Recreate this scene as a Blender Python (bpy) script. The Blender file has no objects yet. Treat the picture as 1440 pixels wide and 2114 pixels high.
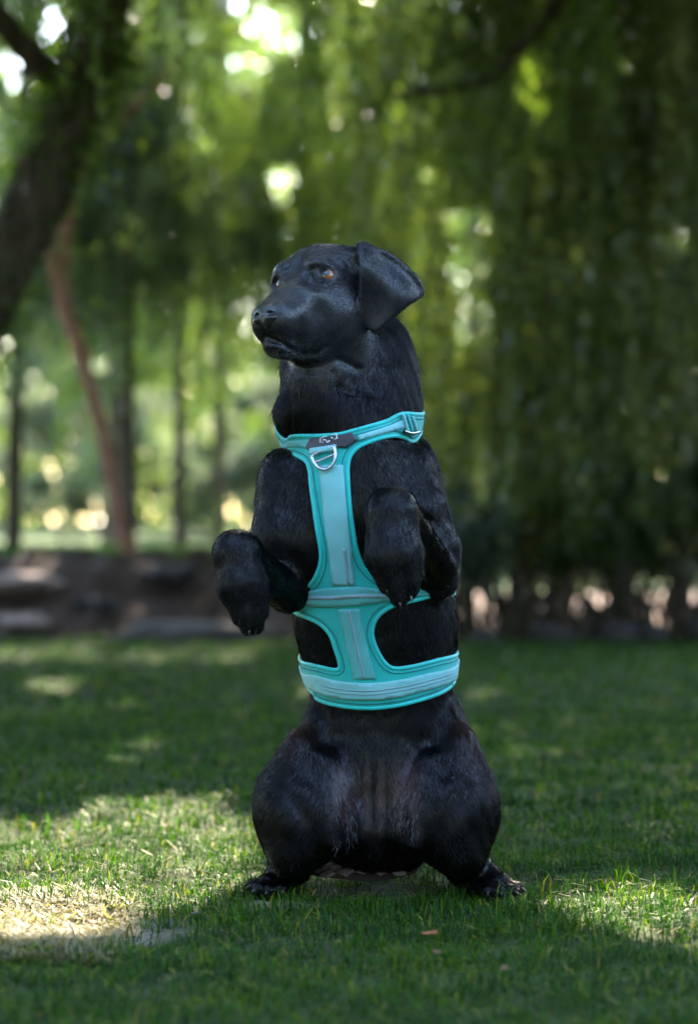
import bpy, math, random, time
import numpy as np
from mathutils import Vector, Matrix
from mathutils.geometry import delaunay_2d_cdt

# ------------------------------------------------------------------ camera, world, sun, exposure
SC = bpy.context.scene
COL = SC.collection
U = 1170.0            # working units per metre: one unit is one photo pixel at the dog
FPX = 4990.0          # focal length in the same pixels
HZ = 1075.0           # row of the horizon
CAMZ = 763.0          # camera height in working units
CAMY = -4990.0

cam_d = bpy.data.cameras.new('camera')
cam = bpy.data.objects.new('camera', cam_d)
COL.objects.link(cam)
SC.camera = cam
cam.location = (0, CAMY / U, CAMZ / U)
cam.rotation_euler = (math.radians(90) + math.atan((HZ - 1057.0) / FPX), 0, 0)
cam_d.sensor_fit = 'VERTICAL'
cam_d.sensor_height = 36.0
cam_d.lens = 36.0 * FPX / 2114.0
cam_d.clip_start = 0.05
cam_d.clip_end = 2000
cam_d.dof.use_dof = True
cam_d.dof.focus_distance = (-CAMY - 110) / U
cam_d.dof.aperture_fstop = 2.3
cam_d.dof.aperture_blades = 0

SUN_EL, SUN_AZ = 40.0, 7.0     # degrees; azimuth from +Y (away from the camera), negative = to the left
world = bpy.data.worlds.new('World')
SC.world = world
world.use_nodes = True
wn = world.node_tree.nodes
sky = wn.new('ShaderNodeTexSky')
sky.sky_type = 'NISHITA'
sky.sun_disc = False
sky.sun_elevation = math.radians(SUN_EL)
sky.sun_rotation = math.radians(SUN_AZ)
sky.air_density = 1.2
sky.dust_density = 1.0
world.node_tree.links.new(sky.outputs[0], wn['Background'].inputs[0])
wn['Background'].inputs[1].default_value = 0.12

sun_d = bpy.data.lights.new('sun', 'SUN')
sun_d.energy = 2.8
sun_d.angle = math.radians(0.5)
sun_d.color = (1.0, 0.88, 0.68)
sun = bpy.data.objects.new('sun', sun_d)
COL.objects.link(sun)
_e, _a = math.radians(SUN_EL), math.radians(SUN_AZ)
SUNV = Vector((math.sin(_a) * math.cos(_e), math.cos(_a) * math.cos(_e), math.sin(_e)))
sun.rotation_euler = SUNV.to_track_quat('Z', 'Y').to_euler()
sun.location = SUNV * 30

SC.view_settings.view_transform = 'Standard'
SC.view_settings.look = 'None'
SC.view_settings.exposure = 3.62
SC.view_settings.gamma = 1.0
SC.view_settings.use_curve_mapping = False
SC.render.engine = 'CYCLES'
SC.cycles.use_denoising = True
SC.cycles.max_bounces = 7
SC.cycles.diffuse_bounces = 3
SC.cycles.glossy_bounces = 3
SC.cycles.transmission_bounces = 4
SC.cycles.sample_clamp_indirect = 4.0
SC.render.film_transparent = False

rng = np.random.default_rng(7)
random.seed(7)

# ------------------------------------------------------------------ helpers
def link(o, parent=None):
    COL.objects.link(o)
    if parent is not None:
        o.parent = parent
    return o

def tag(o, label=None, cat=None, group=None, kind=None):
    if label: o['label'] = label
    if cat: o['category'] = cat
    if group: o['group'] = group
    if kind: o['kind'] = kind
    return o

def mesh_obj(name, V, F, mats=None, parent=None, smooth=True, mat_idx=None, scale=1.0 / U):
    """V (n,3) in working units, F (m,3) or (m,4) int array or list of lists."""
    me = bpy.data.meshes.new(name)
    V = np.asarray(V, dtype=np.float32) * scale
    if isinstance(F, np.ndarray):
        m, k = F.shape
        me.vertices.add(len(V)); me.vertices.foreach_set('co', V.ravel())
        me.loops.add(m * k); me.loops.foreach_set('vertex_index', F.astype(np.int32).ravel())
        me.polygons.add(m)
        me.polygons.foreach_set('loop_start', np.arange(0, m * k, k, dtype=np.int32))
        me.polygons.foreach_set('loop_total', np.full(m, k, dtype=np.int32))
    else:
        me.from_pydata([tuple(v) for v in V], [], [tuple(f) for f in F])
    if mats:
        for m_ in (mats if isinstance(mats, (list, tuple)) else [mats]):
            me.materials.append(m_)
    if mat_idx is not None:
        me.polygons.foreach_set('material_index', np.asarray(mat_idx, dtype=np.int32))
    me.update(calc_edges=True)
    me.validate()
    if smooth:
        me.polygons.foreach_set('use_smooth', np.ones(len(me.polygons), dtype=bool))
    o = bpy.data.objects.new(name, me)
    return link(o, parent)

def empty(name, loc=(0, 0, 0)):
    o = bpy.data.objects.new(name, None)
    o.location = loc
    o.empty_display_size = 0.1
    return link(o)

# node helper --------------------------------------------------------
class NT:
    def __init__(s, name):
        s.m = bpy.data.materials.new(name); s.m.use_nodes = True
        s.t = s.m.node_tree; s.n = s.t.nodes; s.l = s.t.links
        s.b = s.n['Principled BSDF']; s.out = s.n['Material Output']
    def new(s, typ, **kw):
        x = s.n.new(typ)
        for k, v in kw.items():
            if k.startswith('i_'):
                x.inputs[k[2:].replace('_', ' ')].default_value = v
            else:
                setattr(x, k, v)
        return x
    def link(s, a, b): s.l.new(a, b)
    def noise(s, scale, detail=3, rough=0.55, vec=None, dist=0.0):
        x = s.new('ShaderNodeTexNoise')
        x.inputs['Scale'].default_value = scale; x.inputs['Detail'].default_value = detail
        x.inputs['Roughness'].default_value = rough; x.inputs['Distortion'].default_value = dist
        if vec is not None: s.link(vec, x.inputs['Vector'])
        return x.outputs['Fac']
    def ramp(s, fac, stops):
        x = s.new('ShaderNodeValToRGB'); e = x.color_ramp.elements
        while len(e) < len(stops): e.new(0.5)
        for el, (p, c) in zip(e, stops):
            el.position = p; el.color = (*c, 1) if len(c) == 3 else c
        s.link(fac, x.inputs[0]); return x.outputs[0]
    def mix(s, fac, a, b, mode='MIX'):
        x = s.new('ShaderNodeMix', data_type='RGBA', blend_type=mode)
        if hasattr(fac, 'links'): s.link(fac, x.inputs[0])
        else: x.inputs[0].default_value = fac
        for v, i in ((a, 6), (b, 7)):
            if hasattr(v, 'links'): s.link(v, x.inputs[i])
            else: x.inputs[i].default_value = (*v, 1)
        return x.outputs[2]
    def math(s, op, a, b=0.0, clamp=False):
        x = s.new('ShaderNodeMath', operation=op, use_clamp=clamp)
        for v, i in ((a, 0), (b, 1)):
            if hasattr(v, 'links'): s.link(v, x.inputs[i])
            else: x.inputs[i].default_value = v
        return x.outputs[0]
    def bump(s, h, strength=0.3, dist=0.01):
        x = s.new('ShaderNodeBump'); x.inputs['Strength'].default_value = strength
        x.inputs['Distance'].default_value = dist
        s.link(h, x.inputs['Height']); s.link(x.outputs[0], s.b.inputs['Normal']); return x
    def coord(s, which='Object'):
        return s.new('ShaderNodeTexCoord').outputs[which]
    def set(s, **kw):
        for k, v in kw.items():
            i = s.b.inputs[k.replace('_', ' ')]
            if hasattr(v, 'links'): s.link(v, i)
            elif isinstance(v, tuple) and len(v) == 3: i.default_value = (*v, 1)
            else: i.default_value = v
        return s.m

def C(px, py, Y=0.0):
    """working-unit point at depth Y whose image is the photo pixel (px, py)"""
    s = (Y - CAMY) / FPX
    return np.array([(px - 720.0) * s, Y, (HZ - py) * s + CAMZ])
# ------------------------------------------------------------------ signed-distance modelling
def smin(a, b, k):
    if k <= 0: return np.minimum(a, b)
    h = np.maximum(k - np.abs(a - b), 0.0) / k
    return np.minimum(a, b) - h * h * k * 0.25
def smax(a, b, k): return -smin(-a, -b, k)

class Prim:
    def __init__(s, f, lo, hi, k, op='U', flow=None, tags=''):
        s.f, s.lo, s.hi, s.k, s.op, s.flow, s.tags = f, np.array(lo), np.array(hi), k, op, flow, tags

def ell(c, r, k=12, op='U', R=None, flow=None, tags=''):
    c = np.asarray(c, float); r = np.asarray(r, float)
    Rm = np.eye(3) if R is None else np.asarray(R, float)      # rows = local axes
    def f(P):
        q = (P - c) @ Rm.T
        k0 = np.sqrt(((q / r) ** 2).sum(-1)) + 1e-9
        k1 = np.sqrt(((q / r ** 2) ** 2).sum(-1)) + 1e-9
        return k0 * (k0 - 1) / k1
    m = max(r)
    e = np.sqrt(((Rm.T * r) ** 2).sum(1))
    return Prim(f, c - e, c + e, k, op, flow, tags)

def cone(a, b, ra, rb, k=12, op='U', flow=None, tags='', sq=(1, 1, 1)):
    a = np.asarray(a, float); b = np.asarray(b, float)
    ba = b - a; L2 = ba @ ba
    def f(P):
        pa = P - a
        t = np.clip((pa @ ba) / L2, 0, 1)
        return np.sqrt(((pa - t[..., None] * ba) ** 2).sum(-1)) - (ra + (rb - ra) * t)
    lo = np.minimum(a - ra, b - rb); hi = np.maximum(a + ra, b + rb)
    if flow is None: flow = ba / math.sqrt(L2)
    return Prim(f, lo, hi, k, op, flow, tags)

def cspline(xs, ys, x):
    """Catmull-Rom-like cubic hermite through the knots"""
    xs = np.asarray(xs, float); ys = np.asarray(ys, float)
    m = np.gradient(ys, xs)
    i = np.clip(np.searchsorted(xs, x) - 1, 0, len(xs) - 2)
    h = xs[i + 1] - xs[i]; t = np.clip((x - xs[i]) / h, 0, 1)
    return ((2*t**3 - 3*t**2 + 1) * ys[i] + (t**3 - 2*t**2 + t) * h * m[i]
            + (-2*t**3 + 3*t**2) * ys[i+1] + (t**3 - t**2) * h * m[i+1])

class Field:
    def __init__(s): s.p = []
    def add(s, *pr):
        s.p.extend(pr)
    def __call__(s, P, tag=None):
        """P (n,3)"""
        d = np.full(len(P), 400.0)
        for p in s.p:
            if tag and tag not in p.tags: continue
            m = p.k + 6
            sel = np.all((P > p.lo - m) & (P < p.hi + m), axis=1)
            if not sel.any(): continue
            v = p.f(P[sel])
            if p.op == 'U': d[sel] = smin(d[sel], v, p.k)
            else: d[sel] = smax(d[sel], -v, p.k)
        return d
    def exact(s, P, tag=None):
        """slower, without the bounding boxes: fit for marching from afar"""
        d = np.full(len(P), 4000.0)
        for p in s.p:
            if tag and tag not in p.tags: continue
            v = p.f(P)
            d = smin(d, v, p.k) if p.op == 'U' else smax(d, -v, p.k)
        return d
    def grid(s, lo, hi, h):
        ax = [np.arange(lo[i], hi[i] + h, h, dtype=np.float32) for i in range(3)]
        D = np.full([len(a) for a in ax], 60.0, dtype=np.float32)
        for p in s.p:
            m = p.k + 2.5 * h + 8
            ii = [(max(0, int((p.lo[i] - m - lo[i]) / h)), min(len(ax[i]), int((p.hi[i] + m - lo[i]) / h) + 2)) for i in range(3)]
            if any(a >= b for a, b in ii): continue
            sl = tuple(slice(a, b) for a, b in ii)
            G = np.stack(np.meshgrid(*[ax[i][sl[i]] for i in range(3)], indexing='ij'), -1)
            v = p.f(G).astype(np.float32)
            D[sl] = smin(D[sl], v, p.k) if p.op == 'U' else smax(D[sl], -v, p.k)
        return D, ax

def surface_nets(D, lo, h):
    S = D < 0
    nx, ny, nz = D.shape
    cs = np.zeros((nx-1, ny-1, nz-1), np.uint8)
    for a in (0, 1):
        for b in (0, 1):
            for c in (0, 1):
                cs += S[a:nx-1+a, b:ny-1+b, c:nz-1+c]
    act = (cs > 0) & (cs < 8)
    idx = np.argwhere(act)
    vid = np.full(act.shape, -1, np.int64); vid[act] = np.arange(len(idx))
    acc = np.zeros((len(idx), 3)); cnt = np.zeros(len(idx))
    cor = [(a, b, c) for a in (0, 1) for b in (0, 1) for c in (0, 1)]
    for i, ca in enumerate(cor):
        for cb in cor[i+1:]:
            if sum(abs(x - y) for x, y in zip(ca, cb)) != 1: continue
            da = D[idx[:, 0]+ca[0], idx[:, 1]+ca[1], idx[:, 2]+ca[2]].astype(float)
            db = D[idx[:, 0]+cb[0], idx[:, 1]+cb[1], idx[:, 2]+cb[2]].astype(float)
            m = (da < 0) != (db < 0)
            t = np.where(m, da / np.where(m, da - db, 1), 0)
            pt = np.array(ca)[None] + t[:, None] * (np.array(cb) - np.array(ca))[None]
            acc += np.where(m[:, None], pt, 0); cnt += m
    V = (idx + acc / cnt[:, None]) * h + np.asarray(lo)[None]
    F = []
    for ax in range(3):
        o1, o2 = [(1, 2), (2, 0), (0, 1)][ax]
        sa = [slice(None)] * 3; sb = [slice(None)] * 3
        sa[ax] = slice(0, -1); sb[ax] = slice(1, None)
        A, B = S[tuple(sa)], S[tuple(sb)]
        e = np.argwhere(A != B)
        e = e[(e[:, o1] > 0) & (e[:, o2] > 0) & (e[:, o1] < vid.shape[o1]) & (e[:, o2] < vid.shape[o2])]
        def g(d1, d2):
            q = e.copy(); q[:, o1] += d1; q[:, o2] += d2
            return vid[q[:, 0], q[:, 1], q[:, 2]]
        q = np.stack([g(-1, -1), g(0, -1), g(0, 0), g(-1, 0)], 1)
        fl = A[e[:, 0], e[:, 1], e[:, 2]]
        q = np.where(fl[:, None], q, q[:, ::-1])
        F.append(q[(q >= 0).all(1)])
    return V, np.concatenate(F)

def largest_piece(V, F):
    par = np.arange(len(V))
    E = np.concatenate([F[:, [0, 1]], F[:, [1, 2]], F[:, [2, 3]]])
    for _ in range(60):
        m = np.minimum(par[E[:, 0]], par[E[:, 1]])
        n = par.copy(); np.minimum.at(n, par[E[:, 0]], m); np.minimum.at(n, par[E[:, 1]], m); n = n[n]; n = n[n]
        if (n == par).all(): break
        par = n
    u, c = np.unique(par, return_counts=True)
    keep = par == u[np.argmax(c)]
    F = F[keep[F[:, 0]]]
    new = np.cumsum(keep) - 1
    return V[keep], new[F]

def relax(V, F, it=1, lam=0.5):
    E = np.concatenate([F[:, [0, 1]], F[:, [1, 2]], F[:, [2, 3]], F[:, [3, 0]]])
    E = np.concatenate([E, E[:, ::-1]])
    cnt = np.bincount(E[:, 0], minlength=len(V)).astype(float)[:, None]
    for k in range(it * 2):
        s = np.stack([np.bincount(E[:, 0], V[E[:, 1], i], len(V)) for i in range(3)], 1) / cnt
        V = V + (lam if k % 2 == 0 else -lam * 1.03) * (s - V)
    return V

def vnormals(V, F):
    n = np.cross(V[F[:, 2]] - V[F[:, 0]], V[F[:, 3]] - V[F[:, 1]]) if F.shape[1] == 4 else np.cross(V[F[:, 1]] - V[F[:, 0]], V[F[:, 2]] - V[F[:, 0]])
    N = np.zeros_like(V)
    for k in range(F.shape[1]): 
        for i in range(3): N[:, i] += np.bincount(F[:, k], n[:, i], len(V))
    return N / (np.linalg.norm(N, axis=1)[:, None] + 1e-9)

def pip(poly, P):
    poly = np.asarray(poly, float); x, y = P[:, 0], P[:, 1]
    ins = np.zeros(len(P), bool)
    for (x1, y1), (x2, y2) in zip(poly, np.roll(poly, -1, 0)):
        c = ((y1 > y) != (y2 > y))
        with np.errstate(divide='ignore', invalid='ignore'):
            ins ^= c & (x < (x2 - x1) * (y - y1) / (y2 - y1 + 1e-12) + x1)
    return ins

def poly_sdf(poly, P):
    poly = np.asarray(poly, float)
    d = np.full(len(P), 1e9)
    for a, b in zip(poly, np.roll(poly, -1, 0)):
        e = b - a; w = P - a
        t = np.clip((w @ e) / (e @ e + 1e-12), 0, 1)
        d = np.minimum(d, ((w - t[:, None] * e) ** 2).sum(1))
    d = np.sqrt(d)
    return np.where(pip(poly, P), -d, d)

def smooth_closed(pts, n=6):
    """closed Catmull-Rom subdivision of a polygon"""
    p = np.asarray(pts, float); out = []
    N = len(p)
    for i in range(N):
        p0, p1, p2, p3 = p[i-1], p[i], p[(i+1) % N], p[(i+2) % N]
        for j in range(n):
            t = j / n
            out.append(0.5*((2*p1) + (p2-p0)*t + (2*p0-5*p1+4*p2-p3)*t*t + (3*p1-p0-3*p2+p3)*t**3))
    return np.array(out)
def smooth_open(pts, n=6):
    p = np.asarray(pts, float)
    q = np.concatenate([[2*p[0]-p[1]], p, [2*p[-1]-p[-2]]]); out = []
    for i in range(1, len(q) - 2):
        p0, p1, p2, p3 = q[i-1], q[i], q[i+1], q[i+2]
        for j in range(n):
            t = j / n
            out.append(0.5*((2*p1) + (p2-p0)*t + (2*p0-5*p1+4*p2-p3)*t*t + (3*p1-p0-3*p2+p3)*t**3))
    out.append(p[-1])
    return np.array(out)

def tube(P, r, ns=8, closed=False, flat=1.0, nrm=None):
    """swept tube along the points P; r scalar or array; nrm: optional normals (flattened along them)"""
    P = np.asarray(P, float); n = len(P)
    r = np.full(n, r) if np.isscalar(r) else np.asarray(r, float)
    T = np.roll(P, -1, 0) - np.roll(P, 1, 0) if closed else np.gradient(P, axis=0)
    T /= np.linalg.norm(T, axis=1)[:, None] + 1e-9
    if nrm is None:
        A = np.zeros_like(P); ref = np.array([0.3, 1.0, 0.2]) if abs(T[0] @ np.array([0.3, 1, .2])) < 1.0 else np.array([1.0, 0, 0])
        a = ref - (ref @ T[0]) * T[0]; a /= np.linalg.norm(a)
        for i in range(n):
            a = a - (a @ T[i]) * T[i]; a /= np.linalg.norm(a) + 1e-9; A[i] = a
    else:
        A = nrm - (nrm * T).sum(1)[:, None] * T; A /= np.linalg.norm(A, axis=1)[:, None] + 1e-9
    B = np.cross(T, A)
    th = np.arange(ns) / ns * 2 * math.pi
    V = P[:, None] + r[:, None, None] * (flat * np.cos(th)[None, :, None] * A[:, None] + np.sin(th)[None, :, None] * B[:, None])
    V = V.reshape(-1, 3)
    F = []
    m = n if closed else n - 1
    i = np.arange(m)[:, None]; j = np.arange(ns)[None]
    i2 = (i + 1) % n; j2 = (j + 1) % ns
    F = np.stack([i*ns+j, i*ns+j2, i2*ns+j2, i2*ns+j], -1).reshape(-1, 4)
    if not closed:
        c0 = len(V); V = np.concatenate([V, P[:1], P[-1:]])
        a = np.arange(ns); b = (a + 1) % ns
        F = np.concatenate([F, np.stack([np.full(ns, c0), b, a, a], 1), np.stack([np.full(ns, c0+1), (n-1)*ns+a, (n-1)*ns+b, (n-1)*ns+b], 1)])
    return V, F
# ------------------------------------------------------------------ ground (metres from here on)
def vnoise(x, y, s, seed=0):
    r = np.random.default_rng(seed); o = 0
    for k in range(6):
        a = r.random() * 6.28; f = (0.6 + r.random() * 1.2) / s; o = o + np.sin((x * math.cos(a) + y * math.sin(a)) * f * 6.28 + r.random() * 6.28)
    return o / 3.0
def sstep(a, b, x):
    t = np.clip((x - a) / (b - a), 0, 1); return t * t * (3 - 2 * t)
def ground_h(x, y):
    """level lawn, and on the left an earth bank up to a meadow that lies 0.43 m higher"""
    x = np.asarray(x, float); y = np.asarray(y, float)
    left = 1 - sstep(-.1, .9, x)
    edge = 9.0 + .18 * vnoise(x, x * 0, 1.6, 3)
    b = sstep(0, 1.35, y - edge) * .43 * left
    rough = sstep(-.1, .3, y - edge) * (1 - sstep(1.4, 1.9, y - edge)) * left
    b = b + rough * (.045 * vnoise(x, y, .35, 5) + .02 * vnoise(x, y, .12, 6))
    far = sstep(14, 30, y)
    b = b + .008 * vnoise(x, y, .5, 7) * (1 - far) + far * .15 * vnoise(x, y, 14, 8)
    b = b - .008 * np.exp(-((x - .05) ** 2 + (y + .05) ** 2) / .2)
    return b
def ground_px(px, py, z=0.0):
    d = (CAMZ / U - z) * FPX / (py - HZ)
    return ((px - 720) / FPX * d, d + CAMY / U)

gx = np.concatenate([-np.geomspace(300, 4.2, 26), np.arange(-4, 4.01, .07), np.geomspace(4.2, 300, 26)])
gy = np.concatenate([-np.geomspace(120, 5, 14), np.arange(-4.5, 13.0, .07), np.geomspace(13.1, 420, 46)])
GX, GY = np.meshgrid(gx, gy, indexing='ij')
gV = np.stack([GX, GY, ground_h(GX, GY)], -1).reshape(-1, 3)
i, j = np.meshgrid(np.arange(len(gx) - 1), np.arange(len(gy) - 1), indexing='ij')
w_ = len(gy)
gF = np.stack([i*w_+j, (i+1)*w_+j, (i+1)*w_+j+1, i*w_+j+1], -1).reshape(-1, 4)

BARE = [ground_px(110, 1915), ground_px(30, 1900), ground_px(210, 1940)]
n = NT('ground_soil_and_turf'); co = n.coord('Object')
sep = n.new('ShaderNodeSeparateXYZ'); n.link(co, sep.inputs[0])
big = n.noise(1.1, 4, .6, co); fine = n.noise(55, 4, .7, co); mid = n.noise(7, 4, .6, co)
turf = n.ramp(fine, [(.3, (.014, .026, .007)), (.5, (.026, .042, .009)), (.7, (.055, .052, .018))])
soil = n.ramp(fine, [(.3, (.035, .026, .018)), (.55, (.075, .058, .038)), (.75, (.14, .11, .075))])
strawc = n.ramp(fine, [(.3, (.11, .085, .06)), (.6, (.25, .205, .155)), (.8, (.38, .33, .265))])
col = n.mix(n.ramp(mid, [(.50, (0, 0, 0)), (.68, (.35, .35, .35))]), turf, soil)
def spot(cx, cy, rx, ry):
    mp = n.new('ShaderNodeMapping'); n.link(co, mp.inputs[0]); mp.inputs['Location'].default_value = (-cx/rx, -cy/ry, 0); mp.inputs['Scale'].default_value = (1/rx, 1/ry, 0)
    ln = n.new('ShaderNodeVectorMath', operation='LENGTH'); n.link(mp.outputs[0], ln.inputs[0])
    v = n.math('SUBTRACT', 1.35, ln.outputs['Value']); return n.math('ADD', v, n.math('MULTIPLY', n.math('SUBTRACT', mid, .5), 1.6), True)
for (cx, cy), rx, ry in ((ground_px(110, 1915), .22, .15), (ground_px(560, 1865), .06, .05), (ground_px(330, 1700), .16, .07)):
    col = n.mix(spot(cx, cy, rx, ry), col, strawc)
# the bank and the path behind the right-hand lawn are bare earth
yb = n.math('ADD', sep.outputs['Y'], n.math('MULTIPLY', n.math('SUBTRACT', mid, .5), .6))
def between(lo, hi, s): return n.math('MULTIPLY', n.math('MULTIPLY', n.math('SUBTRACT', yb, lo), s, True), n.math('MULTIPLY', n.math('SUBTRACT', hi, yb), s, True))
lf = n.math('MULTIPLY', n.math('SUBTRACT', .6, sep.outputs['X']), 3.0, True)
rt = n.math('SUBTRACT', 1.0, lf)
bank = n.math('MULTIPLY', between(8.9, 10.7, 5), lf)
path = n.math('MULTIPLY', between(8.55, 17.5, 4), rt)
earth = n.ramp(fine, [(.3, (.030, .020, .016)), (.6, (.075, .048, .038)), (.8, (.15, .10, .08))])
dust = n.ramp(mid, [(.3, (.20, .135, .11)), (.7, (.36, .26, .22))])
col = n.mix(bank, col, earth)
col = n.mix(path, col, dust)
far_t = n.ramp(mid, [(.35, (.022, .040, .010)), (.6, (.045, .075, .014)), (.8, (.12, .17, .03))])
col = n.mix(n.math('MULTIPLY', n.math('SUBTRACT', sep.outputs['Y'], 10.6), .6, True), col, n.mix(path, far_t, dust))
n.bump(n.math('ADD', fine, mid), .6, .01)
M_ground = n.set(Base_Color=col, Roughness=.95, Specular_IOR_Level=.2)
ground = mesh_obj('ground', gV, gF, M_ground, scale=1.0)
tag(ground, kind='structure')

# ------------------------------------------------------------------ leaves
def leaf_mat(name, c_lo, c_mid, c_hi, trans=.45, gloss=.30, scale=2.4, thru=(2.4, 2.3, 1.0)):
    n = NT(name); co = n.coord('Object')
    a = n.noise(scale, 3, .6, co); at = n.new('ShaderNodeAttribute', attribute_name='tint')
    f = n.math('ADD', n.math('MULTIPLY', a, .45), n.math('MULTIPLY', at.outputs['Fac'], .55))
    col = n.ramp(f, [(.25, c_lo), (.5, c_mid), (.78, c_hi)])
    n.set(Base_Color=col, Roughness=gloss, Specular_IOR_Level=.6)
    tr = n.new('ShaderNodeBsdfTranslucent')
    n.link(n.mix(1.0, col, thru, 'MULTIPLY'), tr.inputs['Color'])
    mx = n.new('ShaderNodeMixShader'); mx.inputs[0].default_value = trans
    n.link(n.b.outputs[0], mx.inputs[1]); n.link(tr.outputs[0], mx.inputs[2]); n.link(mx.outputs[0], n.out.inputs[0])
    return n.m
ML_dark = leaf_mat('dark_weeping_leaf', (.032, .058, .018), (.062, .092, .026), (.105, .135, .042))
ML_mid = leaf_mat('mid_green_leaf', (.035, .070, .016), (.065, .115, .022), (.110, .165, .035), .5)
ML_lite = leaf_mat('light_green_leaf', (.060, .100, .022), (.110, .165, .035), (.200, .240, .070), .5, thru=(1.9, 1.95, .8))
ML_blocker = leaf_mat('sky_blocker_leaf', (.005, .010, .004), (.009, .017, .007), (.016, .026, .010), .08, .6)  # near-black leaf for the added ring that blocks sky light
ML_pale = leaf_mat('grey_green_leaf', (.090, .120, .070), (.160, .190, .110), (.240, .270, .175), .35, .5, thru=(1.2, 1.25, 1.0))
ML_blue = leaf_mat('blue_green_leaf', (.030, .060, .040), (.052, .090, .060), (.090, .135, .090), .35, .3)

def leaves_mesh(P, D, L, W, r_):
    """folded diamond leaves: base P, direction D, length, width -> verts, quads"""
    n = len(P)
    A = r_.normal(size=(n, 3)); A -= (A * D).sum(1)[:, None] * D; A /= np.linalg.norm(A, axis=1)[:, None] + 1e-9
    B = np.cross(D, A)
    L = np.broadcast_to(L, n)[:, None]; W = np.broadcast_to(W, n)[:, None]
    V = np.stack([P, P + D*L*.45 + A*W*.5 + B*W*.12, P + D*L - B*W*.15, P + D*L*.45 - A*W*.5 + B*W*.12], 1).reshape(-1, 3)
    F = np.arange(4 * n).reshape(n, 4)
    return V, F
def foliage_obj(name, P, D, L, W, mat, parent, r_, tintbase=.5, tintvar=.5):
    V, F = leaves_mesh(P, D, L, W, r_)
    o = mesh_obj(name, V, F, mat, parent, smooth=False, scale=1.0)
    t = np.repeat(np.clip(tintbase + (r_.random(len(P)) - .5) * 2 * tintvar, 0, 1), 4).astype(np.float32)
    at = o.data.attributes.new('tint', 'FLOAT', 'POINT'); at.data.foreach_set('value', t)
    return o
def unit(v): return v / (np.linalg.norm(v, axis=-1, keepdims=True) + 1e-9)

M_bark = None
def bark(name, a, b, s=9.0):
    n = NT(name); co = n.coord('Object')
    mp = n.new('ShaderNodeMapping'); n.link(co, mp.inputs[0]); mp.inputs['Scale'].default_value = (1, 1, .22)
    k = n.noise(s, 5, .65, mp.outputs[0], .6)
    n.bump(k, .9, .03)
    return n.set(Base_Color=n.ramp(k, [(.35, a), (.62, b)]), Roughness=.9, Specular_IOR_Level=.2)
MB_dark = bark('dark_mossy_bark', (.022, .018, .011), (.085, .066, .042), 14)
MB_red = bark('reddish_bark', (.17, .075, .048), (.42, .22, .155), 22)
MB_grey = bark('grey_bark', (.05, .045, .04), (.14, .12, .11), 22)
MB_pale = bark('pale_bark', (.22, .20, .20), (.44, .42, .42), 22)

def stem_obj(name, pts, rad, mat, parent, ns=10, knob=.06, seed=1):
    P = smooth_open(np.array(pts, float), 7)
    r0 = np.interp(np.linspace(0, 1, len(P)), np.linspace(0, 1, len(rad)), rad)
    V, F = tube(P, r0, ns)
    r_ = np.random.default_rng(seed)
    m = len(P) * ns
    C_ = np.repeat(P, ns, 0)
    V[:m] = C_ + (V[:m] - C_) * (1 + knob * (np.sin(C_[:, 2:3] * 9 + r_.random() * 6) + r_.normal(size=(m, 1)) * .8))
    return mesh_obj(name, V, F, mat, parent, scale=1.0)

def world_px(px, py, d):
    return np.array([(px - 720) / FPX * d, d + CAMY / U, CAMZ / U + (HZ - py) / FPX * d])

def weep_strands(starts, length, step, leafL, leafW, r_, sway=.12, keepf=None, spread=.5):
    """hanging shoots: each start point grows down with leaves along it"""
    Ps, Ds = [], []; sh = []
    for s in starts:
        L = length * r_.uniform(.55, 1.15); n = max(3, int(L / step))
        t = np.arange(n) / n
        a = r_.random() * 6.28; k = sway * L
        x = s[0] + math.cos(a) * k * (1 - (1 - t) ** 2) + .02 * np.sin(t * 9 + a); y = s[1] + math.sin(a) * k * (1 - (1 - t) ** 2)
        z = s[2] + .06 * L * np.sin(np.minimum(t * 4, 1.57)) - L * t
        q = np.stack([x, y, z], 1)
        q = q[z > ground_h(x, y) + (.10 if s[0] < .1 else .24) + .14 * r_.random()]
        m = len(q)
        if m < 2: continue
        phi = r_.random(m) * 6.28
        d = np.stack([np.cos(phi) * spread, np.sin(phi) * spread, -1 + r_.random(m) * .5], 1)
        Ps.append(q + r_.normal(size=q.shape) * .008); Ds.append(d); sh.append(q)
    P = np.concatenate(Ps); D = unit(np.concatenate(Ds))
    if keepf is not None:
        k = keepf(P); P, D = P[k], D[k]
    return P, D
def clump_points(centres, radii, n, r_, flat=.8):
    """points in the shells of many small clumps"""
    k = r_.integers(0, len(centres), n)
    d = unit(r_.normal(size=(n, 3))) * (r_.random((n, 1)) ** .45)
    d[:, 2] *= flat
    return centres[k] + d * radii[k][:, None], unit(d + np.array([0, 0, .35]) + r_.normal(size=(n, 3)) * .5)

def px_of(P):
    d = P[:, 1] - CAMY / U
    return 720 + P[:, 0] / d * FPX, HZ - (P[:, 2] - CAMZ / U) / d * FPX
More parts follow.
